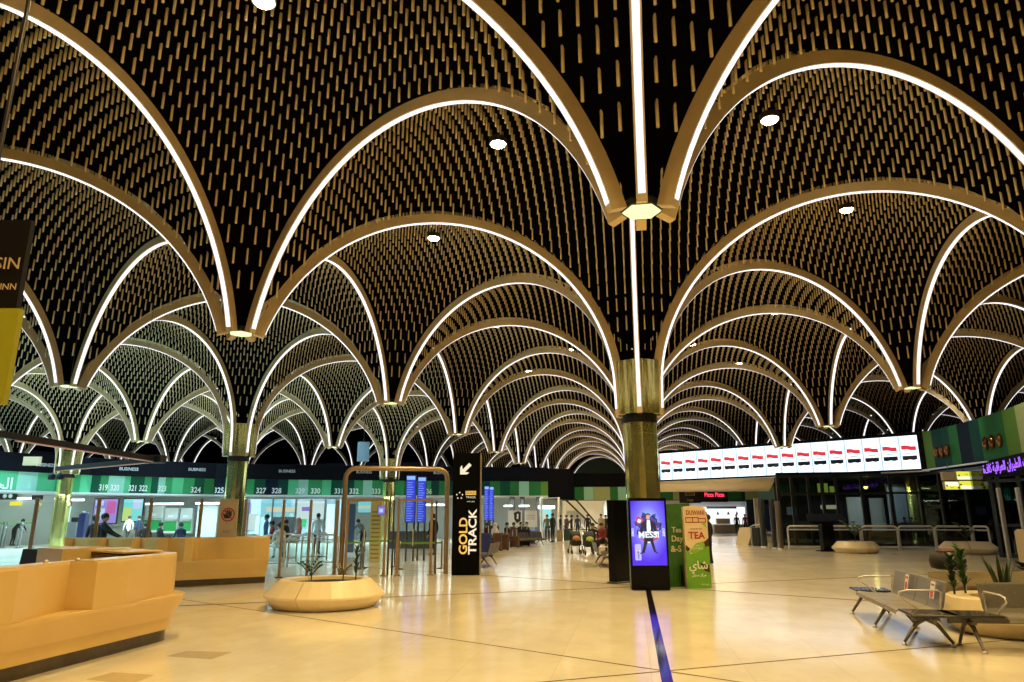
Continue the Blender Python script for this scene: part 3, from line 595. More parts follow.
# airport benches
perf = mat('perforated_seat', (.46, .42, .36), .38, .75, noise=.25, scale=60); tbl_m = mat('bench_table_black', (.02, .02, .022), .22, coat=.4); beam_m = mat('bench_beam', (.16, .14, .12), .35, .8)
def bench(label, o, ang, seq, pitch=.59, arms=(), legs=(), group=None, notices=(), facing=1, zs=.40, seat_m=None):
    """local x runs along the beam, seats look towards -y (facing 1)"""
    t = thing('waiting_bench', label, 'bench', (o[0], o[1], 0), ang, group); L = pitch * len(seq)
    MB().bar([(.05, .22, zs - .07), (L - .05, .22, zs - .07)], .05, .06).build('beam', beam_m, t, local=True)
    for i, k in enumerate(seq):
        x0, x1 = i * pitch + .012, (i + 1) * pitch - .012
        if k == 'T':
            m = MB(); m.bbox(((x0 + x1) / 2, .22, zs + .0), (x1 - x0, .56, .035), .02); m.build('table_top', tbl_m, t, local=True); continue
        if k == ' ': continue
        prof = [(-.06, -.035), (-.045, -.005), (0, .012), (.12, .0), (.40, -.012), (.47, .0), (.50, .05), (.57, .33), (.58, .35)]
        def sheet(x, th): return [Vector((x, y - .02, zs + z)) for y, z in prof] + [Vector((x, y + th * (1 if z > .03 else 0) - .02, zs + z - (th if z <= .03 else 0))) for y, z in reversed(prof)]
        m = MB(); m.loft([sheet(x, .022) for x in (x0, x0 + .02, x1 - .02, x1)]); s_ = m.build('seat', seat_m or perf, t, local=True)
        if i in notices:
            M_ = MB(); c = Vector(((x0 + x1) / 2, .475, zs + .22)); ey = Vector((0, .08, .33)).normalized()
            M_.slab([(-.09, -.10), (.09, -.10), (.09, .12), (-.09, .12)], c, (1, 0, 0), ey, .002, 0, .004); M_.build('notice_sticker', white_m, s_, local=True)
            M_ = MB(); M_.slab([(.06 * math.cos(a), -.04 + .055 * math.sin(a)) for a in [2 * PI * j / 12 for j in range(12)]], c, (1, 0, 0), ey, .002, 0, .0065); M_.slab([(-.06, .06), (.06, .06), (.06, .09), (-.06, .09)], c, (1, 0, 0), ey, .002, 0, .0065); M_.build('red_mark', mat('sticker_red', (.6, .08, .06), .5), s_, local=True)
    for x in arms:
        m = MB(); m.tube([(x, .46, zs + .0), (x, .49, zs + .22), (x, .46, zs + .245), (x, .10, zs + .24), (x, .0, zs + .22), (x, -.02, zs + .17), (x, .06, zs + .12), (x, .26, zs - .04)], .013, 8); m.build('armrest', steel, t, local=True)
    for x in legs:
        m = MB()
        for s_ in (-1, 1): m.tube([(x, .22, zs - .07), (x, .22 + s_ * .12, zs - .14), (x, .22 + s_ * .28, .035)], [.032, .028, .018], 8)
        m.bar([(x, .06, zs - .085), (x, .38, zs - .085)], .05, .035); lg_ = m.build('leg', beam_m, t, local=True)
        for s_ in (-1, 1): m = MB(); m.lathe([(.03, 0), (.034, .012), (.015, .03)], 10, (x, .22 + s_ * .285, 0)); m.build('foot', steel, lg_, local=True)
    return t
# beam running along -Y: local x -> (0,-1), seats look to -X
aA = -PI / 2 - .075
bench('perforated metal bench of four seats at right facing the hall, with notice stickers', (3.63, 13.35), aA, 'TSSSST', .59, (.62, 2.92), (.12, 1.62, 3.12), 'benches around the right planter', (2, 4))
bench('perforated metal bench at right edge facing the viewer, black table beside it', (3.77, 9.82), .06, 'TSSS', .60, (.64, 2.38), (.28, 2.2), 'benches around the right planter')
aC = PI + .10
bench('perforated metal bench behind the right planter, seen from behind with backpack', (6.68, 13.09), aC, 'SSSS', .57, (.0, 2.28), (.3, 1.9), 'benches around the right planter')
planter('round cream stone planter enclosed by benches on the right, tall plants', (5.30, 11.50, 0), .95, [-1.9, .2, 2.3], rim=.92)
upright('dark glossy upright plant on the left in the bench-side planter', G(955, 597, .44), .56, 26, leaf2_m, .07)
upright('bushy green upright plant, middle of the bench-side planter', G(966, 596, .44), .66, 28, leaf_m, .07)
def snake(label, c, n, h):
    t = thing('snake_plant', label, 'plant', c); 
    for i in range(n):
        a = i * 2.4; m = MB(); blade(m, (.05 * math.cos(a), .05 * math.sin(a), -.02), (math.cos(a) * .7, math.sin(a) * .7), h * (.65 + .35 * ((i * 37) % 10) / 10), .06, .15, 0, 6); m.build('leaf', leaf2_m, t, local=True)
snake('spiky snake plant standing tall in the bench-side planter', Vector((5.25, 11.75, .44)), 9, .72)
fern('potted_fern', 'broad-leaved plant at the right picture edge in the bench-side planter', Vector((5.62, 11.45, .44)), .60, 8, .08, leaf2_m)
# backpack on the far bench
bp_ = V(938.5, 11.55, .74)
bg = thing('backpack', 'dark backpack with reddish top lying on the bench behind the planter', 'bag', bp_); 
m = MB(); m.loft([[bp_ + Vector((r * 1.35 * math.cos(a) * .95, r * math.sin(a), z)) for a in [2 * PI * k / 16 for k in range(16)]] for r, z in ((.13, .0), (.20, .03), (.215, .14), (.19, .24), (.11, .28))], smooth=True); m.build('bag_body', mat('bag_black', (.02, .018, .015), .7), bg)
m = MB(); m.loft([[bp_ + Vector((-.02 + r * 1.3 * math.cos(a), -.02 + r * math.sin(a), z)) for a in [2 * PI * k / 14 for k in range(14)]] for r, z in ((.11, .275), (.11, .295), (.05, .305))]); m.build('top_flap', mat('bag_maroon', (.12, .03, .025), .6), bg)
m = MB(); m.tube([bp_ + Vector((.1, -.16, .2)), bp_ + Vector((.17, -.2, .12)), bp_ + Vector((.14, -.17, .03))], .012, 6); m.build('strap', black_mt, bg)
# ------------------------------------------------------------------ left hall: fascia band with counter numbers, back wall, booths
def lin(r, g, b): return tuple(((c / 255) / 12.92 if c < 11 else (((c / 255) + .055) / 1.055) ** 2.4) for c in (r, g, b))
STR = {k: mat('stripe_' + n, lin(*c), .7, noise=.05, scale=2, spec=.15) for k, n, c in (('L', 'light_green', (84, 178, 128)), ('M', 'mid_green', (52, 140, 88)), ('G', 'green', (44, 112, 62)), ('D', 'dark_green', (14, 74, 54)), ('N', 'navy', (10, 26, 44)), ('P', 'pale_green', (150, 203, 186)), ('Y', 'tan_green', (160, 172, 122)), ('O', 'olive', (92, 132, 52)), ('T', 'teal', (12, 62, 56)))}
SKEY = list(STR)
LB = [(-60, 36), (-2, 38), (90, 42.5), (215, 47), (330, 49), (548, 52)]
def band_D(px, tab=LB):
    for (a, da), (b, db) in zip(tab[:-1], tab[1:]):
        if px <= b: return da + (db - da) * (px - a) / (b - a)
    return tab[-1][1]
def band_pts(px0, px1, tab=LB):
    xs = [px0] + [p for p, _ in tab if px0 < p < px1] + [px1]; return [Vr(p, band_D(p, tab), 3.5) for p in xs]
def vwall(m, pts, z0, z1, mi=0, th=.12):
    """upright slab standing on a polyline, front face towards the viewer"""
    pts = [Vector((p.x, p.y, 0)) for p in pts]; nr = []
    for i in range(len(pts)):
        d = (pts[min(i + 1, len(pts) - 1)] - pts[max(i - 1, 0)]).normalized(); nr.append(Vector((-d.y, d.x, 0)))
    rings = [[p + EZ * z0, p + n * th + EZ * z0, p + n * th + EZ * z1, p + EZ * z1] for p, n in zip(pts, nr)]
    m.loft(rings, mi)
bnd = [(-60, 'M'), (-30, 'L'), (6, 'L'), (17, 'P'), (27, 'P'), (37, 'L'), (46, 'L'), (55, 'M'), (80, 'L'), (91, 'D'), (100, 'M'), (108, 'P'), (124, 'L'), (130, 'D'), (144, 'M'), (151, 'D'), (158, 'P'), (165, 'M'), (172, 'L'), (183, 'M'), (194, 'D'), (204, 'G'), (214, 'N'), (245, 'M'), (254, 'D'), (265, 'N'), (278, 'T'), (288, 'L'), (298, 'P'), (308, 'M'), (322, 'L'), (331, 'D'), (344, 'T'), (354, 'M'), (363, 'P'), (372, 'M'), (386, 'T'), (395, 'M'), (404, 'G'), (420, 'M'), (431, 'T'), (439, 'G'), (447, 'T'), (490, 'G'), (500, 'D'), (510, 'G'), (519, 'P'), (529, 'G'), (541, 'O'), (548, None)]
ZB, ZT = 2.95, 4.08
m = MB()
for (a, k), (b, _) in zip(bnd[:-1], bnd[1:]): vwall(m, band_pts(a, b), ZB, ZT, SKEY.index(k))
wl = m.build('wall_left', [STR[k] for k in SKEY]); tag(wl, 'green striped band with white counter numbers over the check-in hall', 'wall', None, 'structure')
def along(px, tab=LB):
    a, b = V(px - 4, band_D(px - 4, tab), 0), V(px + 4, band_D(px + 4, tab), 0); return (b - a).normalized()
num_m = mat('number_white', (.85, .87, .85), .5)
for n, px in ((319, 103), (320, 114.5), (321, 132.5), (322, 143), (323, 162), (324, 195.5), (325, 219), (327, 261), (328, 276.5), (329, 300), (330, 315.5), (331, 339), (332, 354), (333, 376), (334, 390), (336, 427.5)):
    d = along(px); p = Vr(px, band_D(px), 3.3); p.z = ZB + (.36 if px > 180 else .40); mb = MB(); mb.text(str(n), .50, p - d.cross(EZ) * -.02, d, EZ, off=.02, t=.01, bold=.02, stretch=.66 if px < 170 else .86); mb.build('counter_number', num_m, wl)
mb = MB(); d = along(8); mb.text(arabic('الجوازات'), .85, Vr(13, band_D(13), 3.4) + EZ * (ZB + .42), d, EZ, off=.02, t=.01, align='RIGHT', bold=.02); mb.build('arabic_lettering', num_m, wl)
fas = mat('fascia_black', (.004, .0045, .008), .8, spec=.1)
m = MB(); vwall(m, [p + Vector((FW.x, FW.y, 0)) * -.15 for p in band_pts(-60, 548)], ZT, 5.1, 0, .5); f1 = m.build('trim_1', fas); tag(f1, 'black fascia above the green band of the check-in hall', 'fascia', None, 'structure')
for px in (46, 129, 197, 287, 364, 441):
    d = along(px); mb = MB(); mb.text('BUSINESS', .26, Vr(px, band_D(px) - .15, 4.6) + EZ * (4.62 if px > 180 else 4.5), d, EZ, off=.02, t=.01, bold=.02); mb.build('fascia_lettering', mat('print_grey', (.55, .57, .6), .5), f1)
# soffit and back wall under the band
hallw = mat('hall_wall_pale', (.42, .45, .42), .6, noise=.12, scale=1.2); white_w = mat('hall_wall_white', (.62, .65, .65), .5)
BK = [(p, d + 3.2) for p, d in LB]
m = MB(); vwall(m, band_pts(-60, 562, BK), 0, 3.2, 0, .15); tag(m.build('wall_back', hallw), 'pale back wall of the check-in hall', 'wall', None, 'structure')
m = MB()
fr_, bk_ = band_pts(-60, 548), band_pts(-60, 548, BK)
for i in range(len(fr_) - 1): m.loft([[fr_[i] + EZ * 2.95, fr_[i + 1] + EZ * 2.95, fr_[i + 1] + EZ * 3.05, fr_[i] + EZ * 3.05], [bk_[i] + EZ * 2.95, bk_[i + 1] + EZ * 2.95, bk_[i + 1] + EZ * 3.05, bk_[i] + EZ * 3.05]])
tag(m.build('trim_2', white_w), 'white soffit under the green band', 'soffit', None, 'structure')
def panel(name, label, cat, px0, px1, y0, y1, D, mt, th=.08, group=None, kind=None, face=0.):
    """upright panel spanning picture columns px0..px1 at distance D, rows y0 (top) .. y1 (bottom) giving its real height"""
    pc_ = (px0 + px1) / 2; a, b = V(px0, D, 0), V(px1, D, 0); d = (b - a); Wd = d.length; d.normalize()
    zt_, zb_ = U(pc_, y0, D).z, max(0., U(pc_, y1, D).z); c = (a + b) / 2
    t = thing(name, label, cat, (c.x, c.y, zb_), 0, group)
    m = MB(); m.box((c.x, c.y, (zt_ + zb_) / 2), (Wd, th, zt_ - zb_), math.atan2(d.y, d.x)); m.build('panel', mt, t)
    return t, c, d, zb_, zt_, Wd
def wall_screen(name, label, cat, px0, px1, y0, y1, D, base_c, blobs, group=None):
    t, c, d, z0, z1, Wd = panel(name, label, cat, px0, px1, y0, y1, D, black_mt, .1, group)
    o = Vector((c.x, c.y, (z0 + z1) / 2)) + d.cross(EZ) * .052; h = z1 - z0
    m = MB(); m.slab([(-Wd * .47, -h * .46), (Wd * .47, -h * .46), (Wd * .47, h * .46), (-Wd * .47, h * .46)], o, d, EZ, .005, 0, 0); s = m.build('screen', base_c, t)
    for k, (mm, pts) in enumerate(blobs):
        m = MB(); m.slab([(x * Wd, y * h) for x, y in pts], o, d, EZ, .003, 0, .006 + .004 * k); m.build('picture_area', mm, s)
    return t
E_ = lambda n, c, s=1.: lamp_mat(n, lin(*c), s, sampled=False)
R4 = lambda x0, y0, x1, y1: [(x0, y0), (x1, y0), (x1, y1), (x0, y1)]
wall_screen('advert_screen', 'purple glowing advert screen behind the group in black', 'screen', 95, 119.5, 498, 524, 44.5, E_('ad_purple_glow', (150, 130, 215), 1.1), [(E_('ad_pink', (205, 90, 170)), R4(.05, -.1, .4, .4)), (E_('ad_paleblue', (200, 215, 250)), R4(-.4, -.3, -.02, .1)), (E_('ad_paleblue', (200, 215, 250)), R4(-.42, .22, -.1, .4))])
wall_screen('advert_screen', 'turquoise glowing advert screen above the man in dark suit', 'screen', 124, 144.5, 498, 522, 45.2, E_('ad_turq', (120, 215, 215), 1.1), [(E_('ad_lime', (200, 225, 130)), R4(-.45, -.45, -.05, .1)), (E_('ad_paleblue', (200, 215, 250)), R4(.0, .05, .42, .42))])
boothg = mat('booth_green', lin(30, 140, 70), .4); grey_w = mat('panel_grey', (.34, .35, .34), .5); cyan_p = E_('cyan_lit', (120, 200, 215), .9)
k = 0
for px0, px1, y0, y1, D, nm in ((148, 165.5, 506, 532, 46, 'left'), (167.5, 180.5, 508, 533, 46.2, 'middle'), (183, 195, 508, 533, 46.4, 'right')):
    t, c, d, z0, z1, Wd = panel('check_in_booth', 'white and green check-in booth, %s one of three beside the turquoise screen' % nm, 'booth', px0, px1, y0, y1, D, white_w, .3, 'white and green booths')
    h = z1 - z0; o = Vector((c.x, c.y, z0)) + d.cross(EZ) * .155
    m = MB(); m.slab(R4(-Wd * .48, h * .08, Wd * .48, h * .46), o, d, EZ, .02); m.build('green_front', boothg, t)
    m = MB(); q = o + EZ * (h * .5); m.slab(R4(-Wd * .5, 0, Wd * .5, .06), q, d, EZ, .25); m.build('counter', grey_w, t)
    m = MB(); m.slab(R4(-.2, h * .62, .15, h * .72), o, d, EZ, .03); m.build('label_plate', num_m, t)
t, c, d, z0, z1, Wd = panel('roller_shutter', 'grey-white closed shutter with black header behind the stop-hand board', 'shutter', 199, 219, 505, 540, 45, grey_w, .1)
m = MB(); m.box((c.x, c.y, z1 + .1), (Wd + .3, .2, .22), math.atan2(d.y, d.x)); m.build('header', black_mt, t)
# linear lamps under the soffit
for i, (p0, p1, D, y) in enumerate(((146, 183, 44, 504), (196, 219, 44.5, 503.5), (250, 292, 46, 504), (298, 326, 46, 505), (420, 445, 47.5, 505), (504, 512, 50, 506), (519, 529, 50, 506), (3, 40, 42, 498.5), (60, 84, 43, 500))):
    a, b = U(p0, y, D), U(p1, y, D); c = (a + b) / 2; b.z = a.z = c.z
    t = thing('linear_lamp', 'white linear lamp under the soffit, %s from the left' % ['third', 'fourth', 'fifth', 'sixth', 'seventh', 'eighth', 'ninth', 'first', 'second'][i], 'lamp', c, 0, 'linear lamps under the soffit')
    m = MB(); m.bar([a, b], .12, .09); m.build('tube', lamp_mat('cool_tube', (.85, .97, 1), 6), t)
    m = MB(); m.bar([a + EZ * .065, b + EZ * .065], .16, .03); m.build('housing', white_m, t)
# glazed offices in the middle
t, c, d, z0, z1, Wd = panel('glazed_office', 'bright glazed office front with turquoise panels behind the queue rails', 'office front', 240, 341, 499, 541, 44, mat('office_back', (.24, .35, .39), .5), .1)
h = z1 - z0; o = Vector((c.x, c.y, z0)) + d.cross(EZ) * .06
def osub(nm, mt, x0, y0, x1, y1, th=.02, off=.0): m = MB(); u = lambda x: (x - 240) / 101 * Wd - Wd / 2; w_ = lambda y: (541 - y) / 42 * h; m.slab(R4(u(x0), w_(y1), u(x1), w_(y0)), o, d, EZ, th, 0, off); return m.build(nm, mt, t)
osub('turquoise_panel', cyan_p, 262, 500, 291, 516); osub('purple_panel', E_('ad_purple_glow', (150, 130, 215)), 241, 503, 252, 513); osub('pale_panel', E_('pale_lit', (205, 225, 225), .9), 243, 514, 260, 530)
osub('cream_sign', E_('cream_lit', (215, 205, 170), .9), 268, 507, 297, 512, .05, .03); osub('pale_panel', E_('pale_lit', (205, 225, 225), .9), 298, 501, 326, 519); osub('green_panel', boothg, 297, 520, 308, 526, .04, .03)
osub('grey_door', mat('door_grey', (.30, .36, .38), .5), 258, 516, 262, 541, .05, .01); osub('white_door', white_w, 328, 504, 336, 541, .06, .01); osub('purple_panel', E_('violet_lit', (110, 70, 190)), 303, 507, 312, 511, .03, .03); osub('dark_opening', black_mt, 275, 517, 296, 541, .03, .005)
for x in (250, 274, 297, 326, 337): osub('mullion', dsteel, x - .6, 499, x + .6, 541, .08, .03)
# inside the portal
t, c, d, z0, z1, Wd = panel('stacked_sign', 'cream striped freestanding board seen through the entrance', 'board', 371.5, 382.5, 501, 563, 25.5, mat('cream_board', lin(214, 200, 140), .5), .12)
m = MB()
for i in range(12): m.slab(R4(-Wd * .38, (z1 - z0) * (.06 + .068 * i), Wd * .38, (z1 - z0) * (.085 + .068 * i)), Vector((c.x, c.y, z0)) + d.cross(EZ) * .062, d, EZ, .003)
m.build('stripe_print', mat('olive_print', lin(150, 140, 70), .5), t)
wall_screen('advert_screen', 'turquoise screen with cream swoosh seen through the entrance door', 'screen', 358, 372, 501, 513, 42, E_('ad_turq2', (110, 200, 215)), [(E_('cream_lit', (215, 205, 170), .9), R4(-.45, -.12, .45, .12))])
wall_screen('small_monitor', 'small violet glowing monitor above the cream striped board', 'monitor', 378.5, 386, 506, 515, 25.2, E_('ad_violet2', (140, 120, 230)), [(E_('ad_paleblue', (200, 215, 250)), R4(-.3, -.2, .2, .2))])
panel('blue_door', 'tall blue-grey door panel just inside the entrance on the left', 'door panel', 348.5, 356, 504, 552, 30, mat('door_blue', lin(70, 100, 135), .5), .1)
panel('grey_cabinet', 'dark cabinet row seen through the right entrance door', 'cabinet', 392, 436, 531, 548, 36, mat('cab_dark', (.08, .085, .09), .4), .6)
# flight information displays
fid_b = E_('fid_blue', (40, 62, 215), 1.0); fid_h = E_('fid_head', (150, 195, 250), 1.); fid_r = E_('fid_row', (125, 150, 245), 1.)
def fids(label, px0, px1, y0, y1, D, foot=True):
    t, c, d, z0, z1, Wd = panel('flight_display', label, 'display', px0, px1, y0, y1, D, black_mt, .14, 'blue flight information displays')
    o = Vector((c.x, c.y, z0)) + d.cross(EZ) * .072; h = z1 - z0
    m = MB(); m.slab(R4(-Wd * .46, h * .01, Wd * .46, h * .985), o, d, EZ, .004); s = m.build('screen', fid_b, t)
    m = MB(); m.slab(R4(-Wd * .44, h * .90, Wd * .44, h * .975), o, d, EZ, .002, 0, .005); m.build('screen_header', fid_h, s)
    m = MB()
    for i in range(17): m.slab(R4(-Wd * .40, h * (.03 + .05 * i), Wd * (.10 + .28 * ((i * 7) % 5) / 5), h * (.048 + .05 * i)), o, d, EZ, .002, 0, .005)
    m.build('flight_rows', fid_r, s)
    m = MB()
    for q in (-.38, .38): p = c + d * Wd * q - d.cross(EZ) * .1; m.tube([(p.x, p.y, 0), (p.x, p.y, z1 - .1)], .035, 8)
    m.build('stand', dsteel, t)
fids('tall blue flight information display inside the entrance, left of two', 406, 415.5, 474.5, 522.5, 26)
fids('tall blue flight information display inside the entrance, right of two', 417.5, 426, 476, 522.5, 26.3)
fids('slim blue flight information display just right of the totem, left of two', 484.4, 489, 485.5, 520.5, 36)
fids('slim blue flight information display just right of the totem, right of two', 489.5, 493.8, 486, 520.5, 36.3)
# queue rails
def barrier(label, a, b, h=1.05, r=.03, group=None, mid=True, glassm=None):
    a, b = Vector(a), Vector(b); d = (b - a); L = d.length; d.normalize()
    t = thing('rail_barrier', label, 'barrier', (a.x, a.y, 0), math.atan2(d.y, d.x), group); q = .12
    m = MB(); m.tube([(0, 0, 0), (0, 0, h - q), (q * .3, 0, h - q * .3), (q, 0, h), (L - q, 0, h), (L - q * .3, 0, h - q * .3), (L, 0, h - q), (L, 0, 0)], r, 8); m.build('frame', steel, t, local=True)
    if mid: m = MB(); m.tube([(0, 0, h - .16), (L, 0, h - .16)], r * .7, 6); m.tube([(0, 0, .12), (L, 0, .12)], r * .7, 6); m.build('cross_rails', steel, t, local=True)
    m = MB(); m.box((L / 2, 0, h * .48), (L - .08, .012, h * .62)); m.build('infill_glass', glassm or glass, t, local=True)
QN = ['first', 'second', 'third', 'fourth', 'fifth', 'sixth', 'seventh', 'eighth']
for i, (p0, p1, D0, D1) in enumerate(((247, 262, 23.6, 24), (266, 288, 23.2, 23.2), (292, 316, 23.4, 23.2), (320, 341, 23.8, 23.8), (283, 300, 26, 26.4), (305, 330, 27, 27))):
    barrier('chrome queue rail behind the glass screen, %s from the left' % ['first', 'second', 'fourth', 'sixth', 'third', 'fifth'][i], V(p0, D0, 0), V(p1, D1, 0), 1.0 if i < 4 else .98, .032, 'chrome queue rails')
belt_g = mat('belt_green', lin(95, 160, 60), .5)
def belt(label, a, b, z=.83):
    a, b = Vector(a), Vector(b); d = b - a; L = d.length; d.normalize()
    t = thing('belt_barrier', label, 'barrier', (a.x, a.y, 0), math.atan2(d.y, d.x), 'belt barriers')
    m = MB()
    for x in (0, L):
        mm = MB(); mm.lathe([(.0, 0), (.16, 0), (.16, .02), (.03, .035), (.03, z + .06), (.0, z + .065)], 12, (x, 0, 0)); mm.build('post', dsteel, t, local=True)
    m.slab(R4(0.03, z - .03, L - .03, z + .03), (0, 0, 0), (1, 0, 0), (0, 0, 1), .006); m.build('belt', belt_g, t, local=True)
belt('green belt barrier across the left entrance door', V(346, 22, 0), V(364, 22.3, 0), .80); belt('green belt barrier before the cream striped board', V(366, 22.8, 0), V(397, 23.2, 0), .82); belt('green belt barrier across the right entrance door', V(401, 22.2, 0), V(443, 22.5, 0), .78)
belt('green belt barrier at far left, nearest the picture edge', V(-12, 38, 0), V(8, 38, 0), 1.3); belt('green belt barrier at far left beside the bending traveller', V(11, 38, 0), V(25, 38, 0), 1.3); belt('green belt barrier at far left beside the standing traveller', V(27, 38, 0), V(39, 38, 0), 1.3)
# far-left pieces
t, c, d, z0, z1, Wd = panel('gate_sign', 'black overhead sign with white symbols at far left', 'sign', -8, 16, 493.5, 499.5, 40, black_mt, .15)
for x in (-.30, .05, .28): mb = MB(); mb.slab([(x * Wd + .12 * math.cos(a), .2 + .12 * math.sin(a)) for a in [2 * PI * j / 10 for j in range(10)]], Vector((c.x, c.y, z0)) + d.cross(EZ) * .08, d, EZ, .004); mb.build('symbol', num_m, t)
t, c, d, z0, z1, Wd = panel('gate_sign', 'black overhead sign with white dots behind the leftmost tall post', 'sign', 32, 42, 495, 499.5, 40, black_mt, .15)
yel = lamp_mat('yellow_sign', (1, .85, .05), 1.0)
panel('yellow_sign', 'small yellow lit sign at far left under the black sign', 'sign', 11, 22, 501.5, 505.5, 41, yel, .12); panel('yellow_sign', 'tiny yellow lit sign right of the leftmost tall post', 'sign', 36.5, 41.5, 503, 505.5, 41, yel, .12)
panel('tan_sign', 'plain tan panel hanging on the black fascia at left', 'sign', 17.5, 34.5, 455.5, 464.5, 37, board_m, .15)
t, c, d, z0, z1, Wd = panel('service_machine', 'white self-service machine with dark header near the gold column', 'machine', 58.5, 69.5, 506, 538, 40, white_w, .5)
m = MB(); m.box((c.x, c.y, z1 + .14), (Wd * 1.05, .5, .28), math.atan2(d.y, d.x)); m.build('header', mat('maroon_dark', (.04, .01, .015), .4), t)
m = MB(); m.slab(R4(-.12, .75, .13, 1.3), Vector((c.x, c.y, z0)) + d.cross(EZ) * .26, d, EZ, .02); m.build('screen', black_p, t)
t, c, d, z0, z1, Wd = panel('wrapping_machine', 'tall blue machine standing left of the group in black', 'machine', 83.5, 90, 514, 540, 38, mat('machine_blue', (.006, .010, .06), .35), .4)
m = MB(); m.ball((c.x, c.y, z1), (Wd * .5, .2, .18), 10); m.build('domed_top', mat('machine_blue', (0, 0, 0)), t)
t, c, d, z0, z1, Wd = panel('service_machine', 'low dark machine at the foot of the far gold column', 'machine', 74, 82.5, 522, 539, 39, mat('cab_dark', (.08, .085, .09), .4), .5)
m = MB(); m.box((c.x, c.y, z1 + .1), (Wd * .8, .1, .3), math.atan2(d.y, d.x)); m.build('monitor', black_p, t)
t, c, d, z0, z1, Wd = panel('overhead_display', 'grey-blue tilted panel hanging before the vaults above the entrance', 'panel', 355, 367, 440, 460.5, 44, mat('panel_bluegrey', (.09, .12, .135), .6), .08)
m = MB(); m.tube([(c.x, c.y, z1), (c.x, c.y, z1 + 1.5)], .02, 6); m.build('hanger', dsteel, t)

# hanging black lighting track in a V with copper edge
copper = mat('copper_strip', (.75, .35, .2), .3, .6, emit=(.8, .4, .25), strength=.12)
va, v0_, vb_ = V(6, 12.8, 3.07), V(151, 18, 3.07), V(52, 21.5, 3.07)
t = thing('lighting_track', 'black V-shaped lighting track hanging at left with copper edge and spotlights', 'lighting track', v0_)
m = MB(); m.bar([va + (va - v0_) * .3, v0_], .10, .12); m.build('beam', black_mt, t); m = MB(); m.bar([v0_, vb_], .10, .12); m.build('beam', black_mt, t)
m = MB(); m.bar([va - EZ * .075, v0_ - EZ * .075 + (va - v0_) * .03], .05, .025); m.build('copper_edge', copper, t); m = MB(); m.bar([v0_ - EZ * .075 + (vb_ - v0_) * .03, vb_ - EZ * .075], .05, .025); m.build('copper_edge', copper, t)
m = MB(); m.bbox((v0_.x, v0_.y, v0_.z), (.45, .3, .2), .03); m.build('joint_box', black_mt, t)
for s in (-.13, .16):
    q = vb_ + Vector((s, 0, -.26)); m = MB(); m.lathe([(.03, .14), (.06, .12), (.10, .06), (.11, -.07), (.09, -.08)], 14, q); m.tube([q + EZ * .12, q + EZ * .22], .015, 6); m.build('spotlight', black_mt, t)
for q in (va.lerp(v0_, .25), va.lerp(v0_, .8), vb_.lerp(v0_, .2)): m = MB(); m.tube([q, q + EZ * 4.5], .006, 4); m.build('suspension_cable', dsteel, t)
# hanging shop sign at the left picture edge
b = U(13.5, 404, 6.05) - RT * .09; b.z = 0; a = b - Vector((RT.x, RT.y, 0)) * .9; d = (b - a).normalized(); W_ = (b - a).length; z0, z1 = U(8, 404, 6.05).z, U(18, 301, 6.05).z
t = thing('hanging_sign', 'olive green hanging panel at the upper left picture edge under dark lettering', 'sign', (a + b) / 2 + EZ * z0)
m = MB(); m.slab(R4(0, z0, W_, z1), a, d, EZ, .06, 0, -.06); m.build('green_panel', mat('olive_panel', lin(150, 148, 22), .55), t)
m = MB(); m.slab(R4(0, z1, W_ - .05, z1 + .86), a, d, EZ, .06, 0, -.08); m.build('dark_panel', mat('panel_brownblack', (.005, .003, .002), .4), t)
m = MB(); m.text('SIN', .16, a + d * (W_ - .06) + EZ * (z1 + .42), d, EZ, align='RIGHT', off=.002); m.build('lettering', mat('letter_tan', (.5, .38, .2), .5), t); m = MB(); m.text('BUSINN', .085, a + d * (W_ - .06) + EZ * (z1 + .2), d, EZ, align='RIGHT', off=.002); m.build('lettering', mat('letter_tan', (.5, .38, .2), .5), t)
m = MB(); m.tube([a + d * (W_ * .5) + EZ * (z1 + .86), a + d * (W_ * .5) + EZ * 9.5], .02, 6); m.build('hanger', dsteel, t)

# ------------------------------------------------------------------ far end of the concourse
DB = 62
TB = [(540, DB), (800, DB)]
m = MB()
bb = [(548, 'G'), (557, 'D'), (571, 'D'), (575, 'G'), (584, 'P'), (593, 'Y'), (601, 'Y'), (610, 'G'), (618, 'P'), (626, 'G'), (668, 'G'), (673, 'Y'), (679, 'D'), (727, 'G'), (741, 'D'), (745, 'Y'), (757, 'P'), (775, 'O'), (790, None)]
for (a, k), (b, _) in zip(bb[:-1], bb[1:]): vwall(m, [Vr(a, DB, 3.5), Vr(b, DB, 3.5)], 2.95, 4.08, SKEY.index(k))
tag(m.build('wall_far', [STR[k] for k in SKEY]), 'green and pale striped band closing the far end of the concourse', 'wall', None, 'structure')
m = MB(); vwall(m, [V(530, DB - .2, 0), V(652, DB - .2, 0)], 4.08, 5.3, 0, .4); tag(m.build('trim_3', fas), 'black fascia over the far green band', 'fascia', None, 'structure')
m = MB(); vwall(m, [Vr(546, 54, 3.5), Vr(574, 55, 3.5)], 2.85, 5.2, 0, .4); tag(m.build('trim_8', fas), 'black fascia block between the two green bands', 'fascia', None, 'structure')
m = MB(); vwall(m, [V(535, 76, 0), V(690, 76, 0)], 0, 3.2, 0, .2); tag(m.build('wall_concourse', mat('concourse_cream', (.80, .76, .64), .6, noise=.06)), 'cream wall beyond the far band', 'wall', None, 'structure')
m = MB(); vwall(m, [V(440, 92, 0), V(800, 92, 0)], 3.0, 10.4, 0, .2); tag(m.build('wall_end', mat('lunette_teal', (.10, .16, .16), .6)), 'grey-teal end wall filling the last vault', 'wall', None, 'structure')
